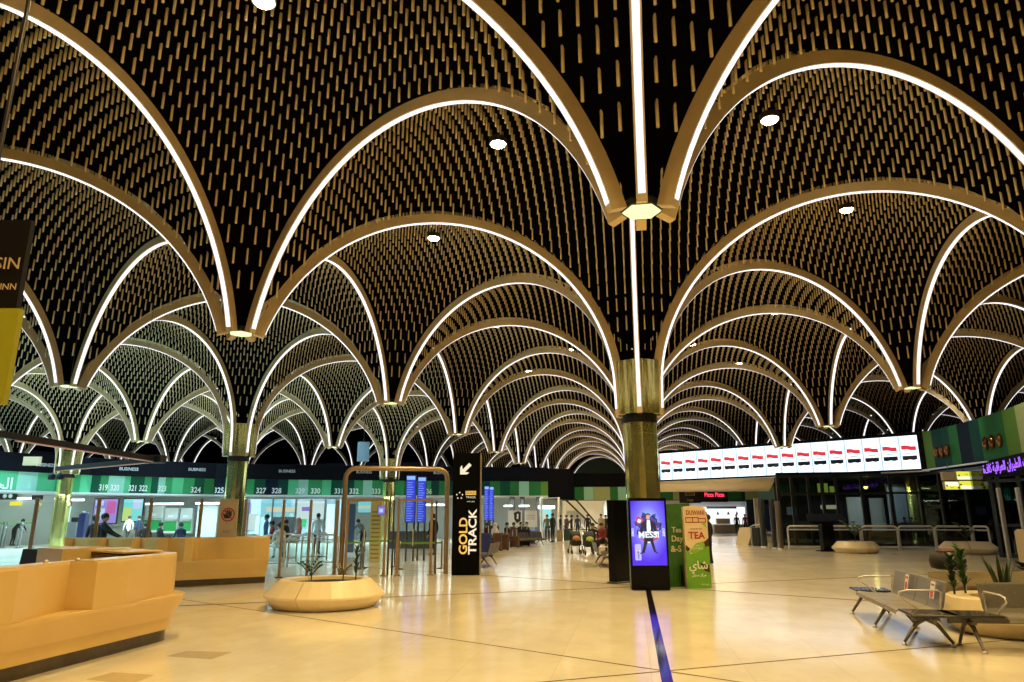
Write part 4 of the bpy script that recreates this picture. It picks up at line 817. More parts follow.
t, c, d, z0, z1, Wd = panel('lift_door', 'grey panelled door at the far end beyond the seated crowd', 'door panel', 603.5, 618, 501, 531.5, 70, mat('door_palegrey', lin(165, 172, 172), .5), .15)
m = MB(); o = Vector((c.x, c.y, z0)) + d.cross(EZ) * .08; m.slab(R4(-Wd * .2, 0, Wd * .30, (z1 - z0) * .66), o, d, EZ, .02); m.build('leaf', mat('door_slate', lin(110, 120, 130), .5), t)
m = MB(); m.slab(R4(-Wd * .22, 0, -Wd * .2, (z1 - z0) * .68), o, d, EZ, .03); m.slab(R4(Wd * .30, 0, Wd * .32, (z1 - z0) * .68), o, d, EZ, .03); m.slab(R4(-Wd * .22, (z1 - z0) * .66, Wd * .32, (z1 - z0) * .69), o, d, EZ, .03); m.build('door_frame', black_mt, t)
# escalator
e0, e1 = U(566, 500, 58), U(594, 527, 58); e0b, e1b = U(576, 499.5, 60), U(596, 523, 60)
t = thing('escalator', 'escalator with black handrails rising to the left at the far end', 'escalator', (e1.x, e1.y, 0))
dv = (e1 - e0); up_ = EZ * .02
for nm, a, b in (('handrail', e0, e1), ('handrail', e0b, e1b)):
    m = MB(); q = Vector((dv.x, dv.y, 0)).normalized(); m.tube([a - dv * .25, a, b, b + q * .35 - EZ * .15, b + q * .4 - EZ * .45], .07, 8); m.build(nm, black_mt, t)
m = MB()
for a, b in ((e0, e1), (e0b, e1b)): m.add([a - EZ * .08, b - EZ * .08, b - EZ * .9, a - EZ * .9], [(0, 1, 2, 3)])
m.build('glass_balustrade', glass, t)
m = MB(); m.loft([[a - EZ * .9, b_ - EZ * .9, b_ - EZ * 1.15, a - EZ * 1.15] for a, b_ in ((e0, e0b), (e1, e1b))]); m.build('stair_body', steel, t)
# gateway frame and notice boards near the waiting crowd
ga_ = V(541, 47, 0); t = thing('gateway', 'pale tubular gateway frame beside the standing couple', 'gateway', ga_)
b_ = V(558.5, 46, 0); zt_ = U(550, 498, 46.5).z; m = MB(); m.tube([ga_, ga_ + EZ * zt_, b_ + EZ * zt_, b_], .10, 8); m.build('tube_frame', steel, t)
t, c, d, z0, z1, Wd = panel('notice_board', 'pale notice board with black device picture near the waiting crowd', 'board', 508, 522, 510.5, 526.5, 46, mat('board_pale', lin(205, 208, 205), .5), .06)
o = Vector((c.x, c.y, z0)) + d.cross(EZ) * .033; h = z1 - z0; m = MB(); m.slab([(-.05, .45 * h), (.12, .2 * h), (.36, .35 * h), (.38, .88 * h), (.2, .97 * h), (-.08, .86 * h)], o, d, EZ, .004); m.build('device_picture', black_mt, t); m = MB(); m.slab([(.1, .5 * h), (.2, .45 * h), (.24, .75 * h), (.13, .82 * h)], o, d, EZ, .004, 0, .005); m.build('picture_highlight', wht, t)
m = MB(); [m.tube([c + d * q, Vector((c.x, c.y, 0)) + d * q + EZ * z0], .025, 6) for q in (-.35, .35)]; m.build('legs', dsteel, t)
t, c, d, z0, z1, Wd = panel('notice_board', 'pale notice board with faint red lines near the waiting crowd', 'board', 524.5, 537, 510.5, 527, 46.5, mat('board_pale', (0, 0, 0)), .06)
o = Vector((c.x, c.y, z0)) + d.cross(EZ) * .033; m = MB(); [m.slab(R4(-.3, .5 + q * .12, .28, .53 + q * .12), o, d, EZ, .004) for q in range(3)]; m.build('printed_lines', tea_red, t)
m = MB(); [m.tube([c + d * q, Vector((c.x, c.y, 0)) + d * q + EZ * z0], .025, 6) for q in (-.3, .3)]; m.build('legs', dsteel, t)
t, c, d, z0, z1, Wd = panel('lit_stand', 'turquoise and cream lit stand beside the gateway frame', 'stand', 541.5, 551, 509, 530, 50, E_('ad_turq', (120, 215, 215)), .3)
m = MB(); q = Vector((c.x, c.y, z1)); m.box((c.x, c.y, z1 + .12), (Wd * 1.7, .4, .2), math.atan2(d.y, d.x)); m.build('lit_top', lamp_mat('cool_tube', (.85, .97, 1), 6), t)
m = MB(); m.slab(R4(-Wd * .3, .3, Wd * .1, 1.2), Vector((c.x, c.y, z0)) + d.cross(EZ) * .155, d, EZ, .01); m.build('cream_panel', E_('cream_lit', (215, 205, 170), .9), t)
for px in (512.3, 522.5, 538.5):
    q = V(px, 50.5, 0); t = thing('steel_post', 'dark roof post behind the notice boards, %s' % ('left one' if px < 515 else 'middle one' if px < 530 else 'right one'), 'post', q); m = MB(); m.bbox((q.x, q.y, 1.48), (.34, .34, 2.94), .04); m.build('shaft', dsteel, t); m = MB(); m.bbox((q.x, q.y, .05), (.45, .45, .1), .03); m.build('base_plate', steel, t)

# ------------------------------------------------------------------ right side: video wall, shop, gate glazing
sa, sb_ = Vr(660, 48, 4.85), Vr(919, 37, 4.85); sd = (sb_ - sa); SL = sd.length; sd.normalize(); sn = sd.cross(EZ); Z0, Z1 = 3.96, 5.72
vw = thing('video_wall', 'long white glowing video wall repeating the red white black flag', 'screen', (sa + sb_) / 2 + EZ * Z0)
m = MB(); c = (sa + sb_) / 2 - sn * .2; m.box((c.x, c.y, (Z0 + Z1) / 2), (SL + .7, .36, Z1 - Z0 + .36), math.atan2(sd.y, sd.x)); m.build('frame', kb, vw)
led = lamp_mat('led_white_panel', (.76, .89, 1), 1.75); led2 = lamp_mat('led_pale_panel', (.50, .70, .95), 1.05)
fl_r = lamp_mat('flag_red', (.80, .03, .05), 1.); fl_k = lamp_mat('flag_black', (.004, .004, .01), 1.); fl_g = lamp_mat('flag_script', (.45, .62, .62), 1.); seam_m = lamp_mat('led_seam', (.45, .60, .80), 1.)
NP = 17; pw = SL / NP
for i in range(NP):
    o = sa + sd * (pw * i) + EZ * Z0
    m = MB(); m.slab(R4(.012, 0, pw - .012, Z1 - Z0), o, sd, EZ, .02, 0, .0); pn = m.build('screen_panel', led, vw)
    m = MB(); m.slab(R4(-.012, 0.02, .07, Z1 - Z0 - .02), o, sd, EZ, .001, 0, .022); m.build('pale_edge', led2, pn)
    cx = pw * .5; fw_ = pw * .38
    top = [(cx - fw_, 1.26), (cx - fw_ * .3, 1.25), (cx + fw_ * .3, 1.19), (cx + fw_, 1.18)]; bot = [(cx + fw_, .97), (cx + fw_ * .3, .98), (cx - fw_ * .3, 1.04), (cx - fw_, 1.03)]
    m = MB(); m.slab(top[::-1] + bot[::-1], o, sd, EZ, .002, 0, .022); m.build('red_stripe', fl_r, pn)
    m = MB(); m.slab([(cx - fw_, .70), (cx + fw_, .70), (cx + fw_, .50), (cx + fw_ * .5, .46), (cx, .50), (cx - fw_ * .6, .46), (cx - fw_, .50)], o, sd, EZ, .002, 0, .022); m.build('black_stripe', fl_k, pn)
    m = MB(); m.slab(R4(cx - fw_ * .5, .80, cx + fw_ * .55, .86), o, sd, EZ, .002, 0, .022); m.build('script_line', fl_g, pn)
m = MB(); m.bar([sa + EZ * 3.82 + sn * .05 - sd * .4, sb_ + EZ * 3.82 + sn * .05 + sd * .4], .1, .06); m.build('lower_trim', steel, vw)
# cream soffit under the left part of the wall
m = MB(); q = [V(650, 46.5, 0), V(776, 42, 0), V(770, 61, 0), V(650, 61, 0)]; m.loft([[p + EZ * z for p in q] for z in (3.62, 3.8)]); tag(m.build('trim_4', mat('soffit_cream', (.78, .64, .38), .5, noise=.15, scale=1.5)), 'cream soffit under the video wall', 'soffit', None, 'structure')
# shop signs
t, c, d, z0, z1, Wd = panel('shop_sign', 'black shop sign with gold line emblem above the tea stand', 'sign', 679.5, 700.5, 488, 503, 61.5, black_p, .2)
m = MB(); o = Vector((c.x, c.y, (z0 + z1) / 2)) + d.cross(EZ) * .11
for pts in (R4(-.35, .22, .35, .26), R4(-.38, .02, .38, .06), R4(-.42, .02, -.36, .26), R4(.36, .02, .42, .26)): m.slab(pts, o, d, EZ, .01)
m.text('rest', .35, o - EZ * .38, d, EZ, off=.0, t=.01); m.build('emblem', mat('gold_print', (.6, .42, .12), .4), t)
t, c, d, z0, z1, Wd = panel('shop_sign', 'black shop sign with glowing red lettering left of the corridor shop', 'sign', 701, 727.5, 487.5, 502, 61.2, black_p, .2)
m = MB(); o = Vector((c.x, c.y, (z0 + z1) / 2)) + d.cross(EZ) * .11; m.text('Pizza Pizza', .50, o, d, EZ, off=.0, t=.02, bold=.022, stretch=.82); m.build('red_lettering', lamp_mat('sign_red_glow', (1, .05, .12), 1.5), t)
m = MB(); vwall(m, [V(690, 72, 0), V(752, 72, 0)], 0, 3.0, 0, .2); tag(m.build('wall_shop', white_w), 'white lit back wall of the corridor shop', 'wall', None, 'structure')
t, c, d, z0, z1, Wd = panel('menu_board', 'bright white lit menu wall above the shop counter', 'menu board', 697, 744, 507, 527, 71, lamp_mat('menu_white', (.9, .95, 1), 1.15), .1)
for q in (-.35, -.1, .12, .3): mb = MB(); p = c + d * (Wd * q) + d.cross(EZ) * .4; mb.lathe([(.03, .3), (.10, .12), (.14, 0)], 10, (p.x, p.y, z0 + (z1 - z0) * .62)); mb.build('pendant_shade', black_mt, t)
m = MB(); m.box((c.x, c.y, z1 - .05), (Wd * .62, .5, .22), math.atan2(d.y, d.x)); m.build('dark_canopy', mat('maroon_dark', (0, 0, 0)), t)
t, c, d, z0, z1, Wd = panel('shop_counter', 'long grey-cream counter of the corridor shop', 'counter', 711, 748, 525, 533.5, 65.5, mat('counter_taupe', lin(165, 150, 130), .5), .8)
m = MB(); m.box((c.x, c.y, z1 + .04), (Wd + .1, .95, .08), math.atan2(d.y, d.x)); m.build('counter_top', white_m, t); m = MB(); m.box((c.x, c.y, z1 + .35), (Wd * .35, .5, .5), math.atan2(d.y, d.x), M=Matrix.Translation(-d * Wd * .22)); m.build('display_case', mat('case_beige', lin(200, 180, 150), .4), t)
panel('dark_doorway', 'dark blue-grey doorway right of the white menu wall', 'doorway', 745.5, 753.5, 499, 531, 64, mat('door_night', lin(40, 50, 68), .4), .2)
panel('pale_wall_panel', 'pale cream wall strip right of the dark doorway', 'panel', 753.5, 758, 498, 540, 60, mat('concourse_cream', (0, 0, 0)), .2)
# slanted cream block and steel pillars
q0, q1 = G(735.5, 545), G(748, 545.5); d = (q1 - q0).normalized(); n_ = d.cross(EZ); W_ = (q1 - q0).length
t = thing('check_desk', 'slanted cream check-point block before the shop corridor', 'desk', q0)
m = MB(); m.loft([[q0 - n_ * k + d * a + EZ * z for a, z in ((0, 0), (W_, 0), (W_ + .42, .95), (.36, .95))] for k in (0, 1.0)]); m.build('block', planter_m, t)
m = MB(); p = q1 + d * .3; m.tube([p, p + EZ * .98 - d * .1, p + EZ * 1.08 + d * .2, p + EZ * 1.1 + d * .75, p + EZ * .9 + d * .95, p + d * .95], .04, 8); m.build('hand_rail', steel, t)
m = MB(); m.bbox((p.x + d.x * .45, p.y + d.y * .45, .48), (.45, .5, .96), .02, math.atan2(d.y, d.x)); m.build('dark_cabinet', black_mt, t)
for i, (p0, p1, D, y) in enumerate(((757.5, 763.5, 36, 500), (768.5, 773, 34.6, 499), (774, 779.5, 33.6, 501))):
    c = V((p0 + p1) / 2, D, 0); r = (p1 - p0) * D / 700 / 2; z = U(760, y, D).z
    t = thing('steel_pillar', 'rounded steel pillar of the gate line, %s from the shop' % QN[i], 'pillar', c, 0, 'steel gate pillars'); t['kind'] = 'thing'
    MB().lathe([(r, 0), (r, z - .03), (r * .9, z)], 20).build('shaft', dsteel if i != 2 else mat('pillar_bronze', (.28, .22, .17), .3, .8), t, local=True); MB().lathe([(r * 1.15, 0), (r * 1.15, .06), (r, .08)], 20).build('foot_ring', steel, t, local=True)
# glazing of the gate rooms
fg = mat('frame_black', (.010, .010, .011), .3); dglass = glass_mat('dark_glass', (.62, .68, .66), 1.45)
gA, gB, gC = V(779, 38.5, 0), V(921, 37.2, 0), V(1003, 30.5, 0)
def glazing(nm, label, a, b, xs, ztop, bars):
    d = b - a; L = d.length; d.normalize(); rz = math.atan2(d.y, d.x); t = thing(nm, label, 'glazing', a)
    for x in xs: m = MB(); p = a + d * (x * L); m.box((p.x, p.y, ztop / 2), (.16, .18, ztop), rz); m.build('mullion', fg, t)
    for z in bars: m = MB(); p = a + d * L / 2; m.box((p.x, p.y, z), (L, .14, .12), rz); m.build('transom', fg, t)
    for x0, x1 in zip(xs[:-1], xs[1:]): m = MB(); p = a + d * ((x0 + x1) / 2 * L); m.box((p.x, p.y, ztop / 2), (L * (x1 - x0) - .16, .02, ztop), rz); m.build('glass_pane', dglass, t)
glazing('gate_glazing', 'dark glazed gate room front under the video wall', gA, gB, (0, .10, .22, .32, .42, .60, .80, 1), 3.75, (.08, 2.75, 3.7))
glazing('gate_glazing', 'dark glazed gate front under the green striped wall', gB, gC, (0, .3, .62, 1), 3.75, (.08, 3.7))
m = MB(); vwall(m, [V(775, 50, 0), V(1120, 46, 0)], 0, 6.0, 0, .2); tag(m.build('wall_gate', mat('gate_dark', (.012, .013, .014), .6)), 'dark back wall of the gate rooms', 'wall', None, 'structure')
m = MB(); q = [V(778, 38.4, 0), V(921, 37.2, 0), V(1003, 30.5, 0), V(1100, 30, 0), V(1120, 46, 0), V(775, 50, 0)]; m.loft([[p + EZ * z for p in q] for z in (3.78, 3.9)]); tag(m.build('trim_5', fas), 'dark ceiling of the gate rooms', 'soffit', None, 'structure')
gl_p = E_('gate_panel_lit', (92, 98, 98), 1.)
panel('lit_partition', 'grey softly lit partition behind the left gate glazing', 'partition', 846.5, 863, 497, 531, 44, mat('partition_grey', (.42, .44, .44), .6), .12); panel('lit_partition', 'narrow grey lit partition right of the wide one in the gate room', 'partition', 869, 883, 498, 531, 44.5, mat('partition_grey', (0, 0, 0)), .12); panel('lit_partition', 'tall blue-grey partition left of the gold gate column', 'partition', 887.5, 906, 484, 527, 43, mat('partition_blue', (.30, .34, .38), .6), .12); panel('lit_partition', 'dim blue-grey partition right of the gold gate column', 'partition', 929, 941, 484, 524, 42.5, mat('partition_blue', (0, 0, 0)), .12)
grn = mat('gate_green', (.03, .14, .07), .4)
for i, (p0, p1, y0, y1, mt) in enumerate(((782, 797, 484, 496, grn), (801, 816, 484, 496, grn), (819, 829, 483, 494, E_('lime_lit', (130, 150, 60))), (831, 838, 486, 494, E_('lime_lit', (130, 150, 60))), (820, 838, 505, 509, E_('cream_lit2', (190, 180, 140))), (786, 795, 507, 515, E_('slate_lit', (70, 80, 90))))):
    panel('light_box', ['green panel at the upper left of the gate glazing', 'green panel second along the top of the gate glazing', 'lime lit panel third along the top of the gate glazing', 'lime lit panel fourth along the top of the gate glazing', 'cream light strip in the gate room above the black terminal', 'dim slate monitor in the gate room near the steel pillars'][i], 'panel', p0, p1, y0, y1, 41 + .1 * i, mt, .06)
t = thing('wall_lamp', 'small warm yellow lamp glowing in the dark gate room', 'lamp', U(865.5, 486.5, 42)); q = U(865.5, 486.5, 42)
m = MB(); m.lathe([(.20, 0), (.16, .12), (.05, .16)], 14, q); m.build('shade', dsteel, t); m = MB(); m.ball(q + EZ * -.02, .13, 10); m.build('bulb', lamp_mat('bulb_yellow', (1, .75, .2), 5), t)
light('wall_lamp_glow', 'POINT', q - EZ * .3, (1, .75, .25), 25, shadow_soft_size=.1)
light('partition_light', 'SPOT', V(858, 41.5, 3.6), (.9, .95, 1), 160, spot_size=1.6, rot=(math.radians(40), 0, math.radians(-10)))
light('partition_light', 'SPOT', V(900, 40.5, 3.6), (.75, .9, 1), 200, spot_size=1.6, rot=(math.radians(40), 0, math.radians(-10)))
# barriers before the glazing
for i, (p0, y0, p1, y1) in enumerate(((789.5, 549, 826, 549.3), (827.5, 549.3, 862, 549.5), (864, 549.5, 899.5, 550), (901, 550, 936.5, 550.3), (938, 550.5, 974, 551), (976, 551, 992, 552))):
    barrier('steel rail barrier along the gate glazing, %s from the steel pillars' % QN[i], G(p0, y0), G(p1, y1), 1.08, .045, 'steel barriers along the gate glazing', True, dglass)
# black terminal
c = G(826, 551.5); c = V(823, 32.3, 0); t = thing('display_terminal', 'black terminal with broad sloping top before the rail barriers', 'terminal', c); d = Vector((RT.x, RT.y, 0)).normalized(); n_ = d.cross(EZ)
m = MB(); m.bbox((c.x, c.y, .62), (.55, .4, 1.24), .02, math.atan2(d.y, d.x)); m.build('pedestal', kb, t)
m = MB(); m.loft([[c + d * x + n_ * y + EZ * z for x, y, z in pts] for pts in (((-.95, .45, 1.22), (.85, .45, 1.22), (.85, .42, 1.32), (-.95, .42, 1.32)), ((-.70, -.35, 1.58), (.95, -.35, 1.58), (.95, -.38, 1.68), (-.70, -.38, 1.68)))]); m.build('sloping_top', kb, t)
m = MB(); m.bbox((c.x, c.y, .02), (.9, .7, .04), .02, math.atan2(d.y, d.x)); m.build('base_plate', kb, t)
# right planters before the barriers
pA = V(850.5, 31.1, 0); planter('round cream stone planter before the gate rails, left of two, with palm', pA, .99, [-1.3, .8, 2.9]); fern('palm_plant', 'bushy green palm in the left planter before the gate rails', pA + EZ * .42, 1.0, 12, .06)
pB = V(960.5, 30.3, 0); planter('round greyish stone planter before the gate rails, right of two', pB, 1.13, [-1.9, .2, 2.3]); fern('palm_plant', 'dark plant in the right planter before the gate rails', pB + EZ * .42, .95, 9, .06, leaf2_m)
# green wall on the right with oval lamps
def rwD(px): return 37 + (27.4 - 37) * (px - 923) / 101
rb = [(923, 'O'), (933, 'T'), (943, 'D'), (950, 'G'), (959, 'N'), (971, 'T'), (981, 'G'), (993, 'G'), (1005, 'O'), (1018, 'Y'), (1035, 'G'), (1060, 'D'), (1090, None)]
m = MB()
for (a, k), (b, _) in zip(rb[:-1], rb[1:]): vwall(m, [Vr(a, rwD(a), 4.9), Vr(b, rwD(b), 4.9)], 3.92, 5.84, SKEY.index(k))
tag(m.build('wall_right', [STR[k] for k in SKEY]), 'green and navy striped wall band at right with oval bronze lamps', 'wall', None, 'structure')
for i, (px, py) in enumerate(((936.6, 452.5), (941.8, 451.5), (947, 450.3), (985.5, 443.5), (992, 442), (999.5, 440.5))):
    D = rwD(px); q = U(px, py, D - .18); t = thing('oval_wall_lamp', 'glossy bronze oval lamp on the green wall, %s' % ('%s of the three beside the video wall' % ['left', 'middle', 'right'][i] if i < 3 else '%s of the three nearer the picture edge' % ['left', 'middle', 'right'][i - 3]), 'lamp', q, 0, 'oval lamps on the green wall')
    m = MB(); m.ball(q, (.125, .12, .30), 14); m.build('bronze_shell', mat('shell_bronze', (.32, .13, .05), .18, .85), t); m = MB(); m.tube([q, q + (Vr(1000, rwD(1000), 4.9) - Vr(930, rwD(930), 4.9)).normalized().cross(EZ) * -.22], .05, 8); m.build('bracket', dsteel, t)
m = MB(); m.bar([Vr(922, 36.8, 3.86) + EZ * 3.86, Vr(988, rwD(988) - .2, 3.86) + EZ * 3.86], .08, .07); tag(m.build('trim_6', steel), 'thin metal trim under the green striped wall', 'trim', None, 'structure')
m = MB(); a, b = Vr(984, rwD(984) + .2, 3.5), Vr(1090, rwD(1090) + .2, 3.5); vwall(m, [a, b], 3.1, 3.9, 0, .2); tag(m.build('trim_7', fas), 'black fascia with the violet running text', 'fascia', None, 'structure')
dd = (b - a).normalized(); t = thing('text_display', 'violet glowing line of Arabic running text on the black fascia', 'display', a + EZ * 3.3)
m = MB(); m.slab(R4(0.05, 3.26, 7.2, 3.82), a - EZ * 0, dd, EZ, .05); m.build('panel', fas, t)
m = MB(); m.text(arabic('شركات الطيران العراقية كافة'), .52, a + dd * .12 + EZ * 3.54, dd, EZ, off=.055, t=.01, align='LEFT', bold=.012, stretch=1.12); m.build('violet_letters', lamp_mat('violet_glow', (.36, .10, 1.), 1.5), t)
# yellow direction signs
yl = E_('dir_yellow', (238, 235, 60), 1.); yw = E_('dir_white', (252, 252, 225), 1.05)
t = thing('direction_sign', 'two-row hanging direction sign with yellow lit fields before the gates', 'sign', U(962, 481, 33)); d = Vector((RT.x, RT.y, 0)).normalized()
def sgn(nm, mt, x0, y0, x1, y1, th, off): o = U(962, 481, 33); k = 33 / F; m = MB(); m.slab(R4((x0 - 962) * k, (481 - y1) * k, (x1 - 962) * k, (481 - y0) * k), o, d, EZ, th, 0, off); return m.build(nm, mt, t)
sgn('upper_box', board_m, 943.8, 472, 980, 480.2, .2, -.2); sgn('lower_box', board_m, 944.4, 481.4, 981, 489.3, .2, -.2)
u_ = sgn('yellow_field', yl, 957.5, 471.6, 974, 479.6, .01, .0); sgn('white_strip', yw, 958, 476.5, 973.5, 479.5, .005, .011)
l_ = sgn('yellow_field', yl, 944.4, 481.6, 958, 489.2, .01, 0); sgn('white_strip', yw, 945, 482, 958, 486, .005, .011); r__ = sgn('yellow_field', yl, 959, 481, 975.2, 489, .01, 0); sgn('white_strip', yw, 960, 485.5, 975, 488.8, .005, .011)
for x, y in ((959.5, 475.5), (946, 485.5), (960, 484.6), (957.4, 487.6), (972.8, 486)): sgn('arrow_mark', black_mt, x - .7, y - .8, x + .9, y + .8, .004, .018)
o = U(962, 481, 33); k = 33 / F; m = MB(); m.text('GATES', .07, o + d * (5 * k) + EZ * (6.3 * k), d, EZ, off=.012, t=.003); m.text('EXIT', .07, o - d * (11 * k) - EZ * (6.2 * k), d, EZ, off=.012, t=.003); m.build('sign_letters', black_mt, t)
m = MB(); [m.tube([o + d * q + EZ * .4, o + d * q + EZ * .85], .02, 6) for q in (-.6, .6)]; m.build('hanger_rods', dsteel, t)
# blue lit screens in the gate
t, c, d, z0, z1, Wd = panel('gate_screen', 'small turquoise lit screen in the dark gate, upper of two', 'screen', 960.5, 968, 503, 510, 38.5, E_('gate_turq', (70, 165, 185)), .1); t, c, d, z0, z1, Wd = panel('gate_screen', 'small turquoise lit screen in the dark gate, lower of two', 'screen', 961, 970, 513, 521, 38.6, E_('gate_turq', (70, 165, 185)), .1)
# right-hand glass door and tan block
glazing('glass_doorway', 'glazed door front with grey frames at the right picture edge', V(994, 27.6, 0), V(1075, 25.0, 0), (0, .1, .38, .68, 1), 3.05, (.1, 1.2, 2.9))
t = thing('door_posts', 'pair of pale steel door posts in the glazed front at right', 'posts', V(1003, 27, 0)); 
for px in (1000, 1019): m = MB(); p = V(px, 26.4, 0); m.bbox((p.x, p.y, 1.3), (.14, .14, 2.6), .03); m.build('post', steel, t)
c = V(1034, 21.8, 0); t = thing('counter_block', 'rounded tan counter block at the right picture edge', 'counter', c); m = MB(); m.bbox((c.x, c.y, .58), (1.25, .6, 1.16), .09, .15, seg=4); m.build('body', mat('block_tan', (.56, .44, .26), .5, noise=.06), t); m = MB(); m.bbox((c.x, c.y, .03), (1.2, .55, .06), .05, .15); m.build('kick_plate', kick_m, t)

# ------------------------------------------------------------------ waiting benches and luggage mid-hall
darkperf = mat('dark_bench_metal', (.09, .075, .06), .4, .6, noise=.2, scale=40)
bench('empty metal bench left of the dark kiosk, seats seen side-on', (G(599, 568).x + .50, G(599, 568).y + .1), .12 + PI / 2, 'SSSS', .6, (.0,), (.15, 1.8), 'mid-hall waiting benches', (), 1, seat_m=darkperf)
bench('metal bench half hidden behind the black totem', (G(489, 569.5).x - .62, G(489, 569.5).y + 2.2), -PI / 2, 'SSS', .6, (), (.3, 1.55), 'mid-hall waiting benches', seat_m=darkperf)
bench('metal bench under the travellers waiting left of the aisle', (V(484.5, 35.4, 0).x, V(484.5, 35.4, 0).y), 1.0, 'SSSSSSSS', .64, (), (.4, 2.5, 4.6), 'mid-hall waiting benches', seat_m=darkperf)
bench('metal bench under the travellers seated by the dark kiosk', (V(585, 33, 0).x, V(585, 33, 0).y), .05, 'SSSS', .62, (), (.3, 2.1), 'mid-hall waiting benches', seat_m=darkperf)
def suitcase(label, px, y, c, w=.45, h=.62, dep=.26, rz=0., handle=True, D=None):
    p = G(px, y) if D is None else V(px, D, 0)
    t = thing('suitcase', label, 'suitcase', (p.x, p.y, 0), rz, 'travellers luggage')
    MB().bbox((0, 0, h / 2 + .04), (w, dep, h), .05, seg=3).build('shell', c, t, local=True)
    m = MB()
    for x in (-w * .38, w * .38):
        for y_ in (-dep * .3, dep * .3): m.lathe([(.028, 0), (.03, .02), (.028, .045)], 8, (x, y_, 0))
    m.build('wheels', black_mt, t, local=True)
    if handle: m = MB(); m.tube([(-w * .22, dep * .3, h), (-w * .22, dep * .3, h + .34), (w * .22, dep * .3, h + .34), (w * .22, dep * .3, h)], .011, 6); m.build('pull_handle', steel, t, local=True)
bro = CL('case_brown', (.11, .055, .025)); nv = CL('case_blue', (.03, .045, .20)); mar = CL('case_maroon', (.09, .02, .025)); blk = CL('case_black', (.015, .014, .014)); tn_ = CL('case_tan', (.36, .24, .12)); gr2 = CL('case_green', (.03, .07, .06))
suitcase('dark blue upright suitcase nearest the black totem', 485.5, 554.5, nv, .5, .85); suitcase('brown suitcase in the waiting row, left of two brown ones', 497.5, 551, bro, .42, .78); suitcase('brown suitcase in the waiting row, right of two brown ones', 505, 550.5, bro, .38, .72)
suitcase('brown suitcase with pale tag standing before the seated traveller', 514.5, 547.5, bro, .5, .55); suitcase('black bag-like suitcase in the waiting row further back', 524, 546, blk, .7, .85, .4); suitcase('tan suitcase beside the standing couple', 560, 541.5, tn_, .36, .68); suitcase('maroon suitcase lying on others behind the waiting row', 492.5, 546, mar, .7, 1.05, .4, 0, False); suitcase('dark green suitcase beyond the standing couple', 568.5, 541, gr2, .6, .75, .4, 0, False)
suitcase('blue sack-like suitcase near the notice boards', 533, 540.5, CL('sack_blue', lin(45, 60, 150)), .55, .62, .4, 0, False); suitcase('black suitcase lying in the aisle end of the waiting row', 529.5, 543.5, blk, .6, .4, .4, 0, False)
def stroller(label, p, c, hood):
    t = thing('stroller', label, 'stroller', (p.x, p.y, 0), .3); f = MB()
    for s in (-.24, .24): f.tube([(s, -.35, .08), (s, .1, .62), (s, .5, 1.02)], .014, 6); f.tube([(s, .4, .08), (s, .02, .62)], .014, 6)
    f.tube([(-.24, .5, 1.02), (.24, .5, 1.02)], .018, 6); f.build('frame', black_mt, t, local=True)
    m = MB(); m.loft([[Vector((x, y, z)) for x, y, z in ((-.2, a, b), (.2, a, b), (.2, a + .04, b + .05), (-.2, a + .04, b + .05))] for a, b in ((-.3, .42), (.05, .40), (.3, .78))]); m.build('seat', c, t, local=True)
    m = MB(); m.loft([[Vector((x, .28 - .42 * math.sin(a), .62 + .34 * math.cos(a))) for x in (-.21, .21)] + [Vector((x, .28 - .38 * math.sin(a), .62 + .31 * math.cos(a))) for x in (.21, -.21)] for a in [i * PI / 10 for i in range(6)]]); m.build('hood', black_mt, t, local=True); m = MB(); m.ball((0, -.12, .64), (.17, .22, .12), 12); m.build('bundle', hood, t, local=True)
    m = MB(); m.bbox((0, .02, .46), (.44, .62, .26), .08, seg=3); m.build('carry_basket', black_mt, t, local=True)
    for x in (-.26, .26):
        for y in (-.35, .4): m = MB(); m.lathe([(.02, -.02), (.085, -.02), (.095, 0), (.085, .02), (.02, .02)], 14, M=Matrix.Translation((x, y, .095)) @ Matrix.Rotation(PI / 2, 4, 'Y')); m.build('wheel', black_mt, t, local=True)
stroller('black baby stroller with orange bundle in the aisle', G(576, 553.5), blk, CL('hood_orange', (.62, .28, .08)))
stroller('dark baby stroller with yellow-green bundle beside the orange one', G(589.5, 555), blk, CL('hood_lime', (.38, .48, .10)))
# ------------------------------------------------------------------ people
def vp(px, D): return V(px, D, 0)
person('person in black with back turned, hooded, left of the pair beyond the desks', vp(98.5, 20.2), 'stand', -10, 1.70, 'black', 'black', group='people beyond the desks')
person('person in black reaching right beside the purple screen', vp(107.5, 19.8), 'reach', -60, 1.74, 'black', 'black', group='people beyond the desks')
person('person in black coat standing alone left of the white machine', G(48.5, 538), 'stand', 70, 1.74, 'black', 'black', group='people in the check-in hall')
person('person in dark clothes bending over the belt barrier at far left', vp(19, 41), 'bend', -80, 1.74, 'black', 'black')
person('person in dark suit and white shirt walking before the turquoise screen', vp(132, 42), 'walk', 70, 1.72, 'white', 'black')
person('person in black standing right of the walking suit wearer', vp(141.5, 42.5), 'stand', 90, 1.70, 'navy', 'black')
for i, (px, D, tp_) in enumerate(((149.5, 31, 'black'), (164.5, 31, 'black'), (183.5, 30, 'navy'))): person('seated person in dark top beyond the far desk, %s of three' % ['left', 'middle', 'right'][i], vp(px, D), 'sit', [20, -30, 60][i], 1.72, tp_, 'black', z=.12, group='seated people beyond the far desk')
person('person in white shirt with back turned behind the queue rails', vp(319.5, 31), 'stand', 5, 1.78, 'white', 'navy')
person('person in blue standing left among the queue rails', vp(268.5, 29), 'stand', 120, 1.72, 'blue', 'navy')
person('person in reddish top seated behind the queue rails', vp(273, 27), 'sit', 120, 1.72, 'red', 'black', z=.2)
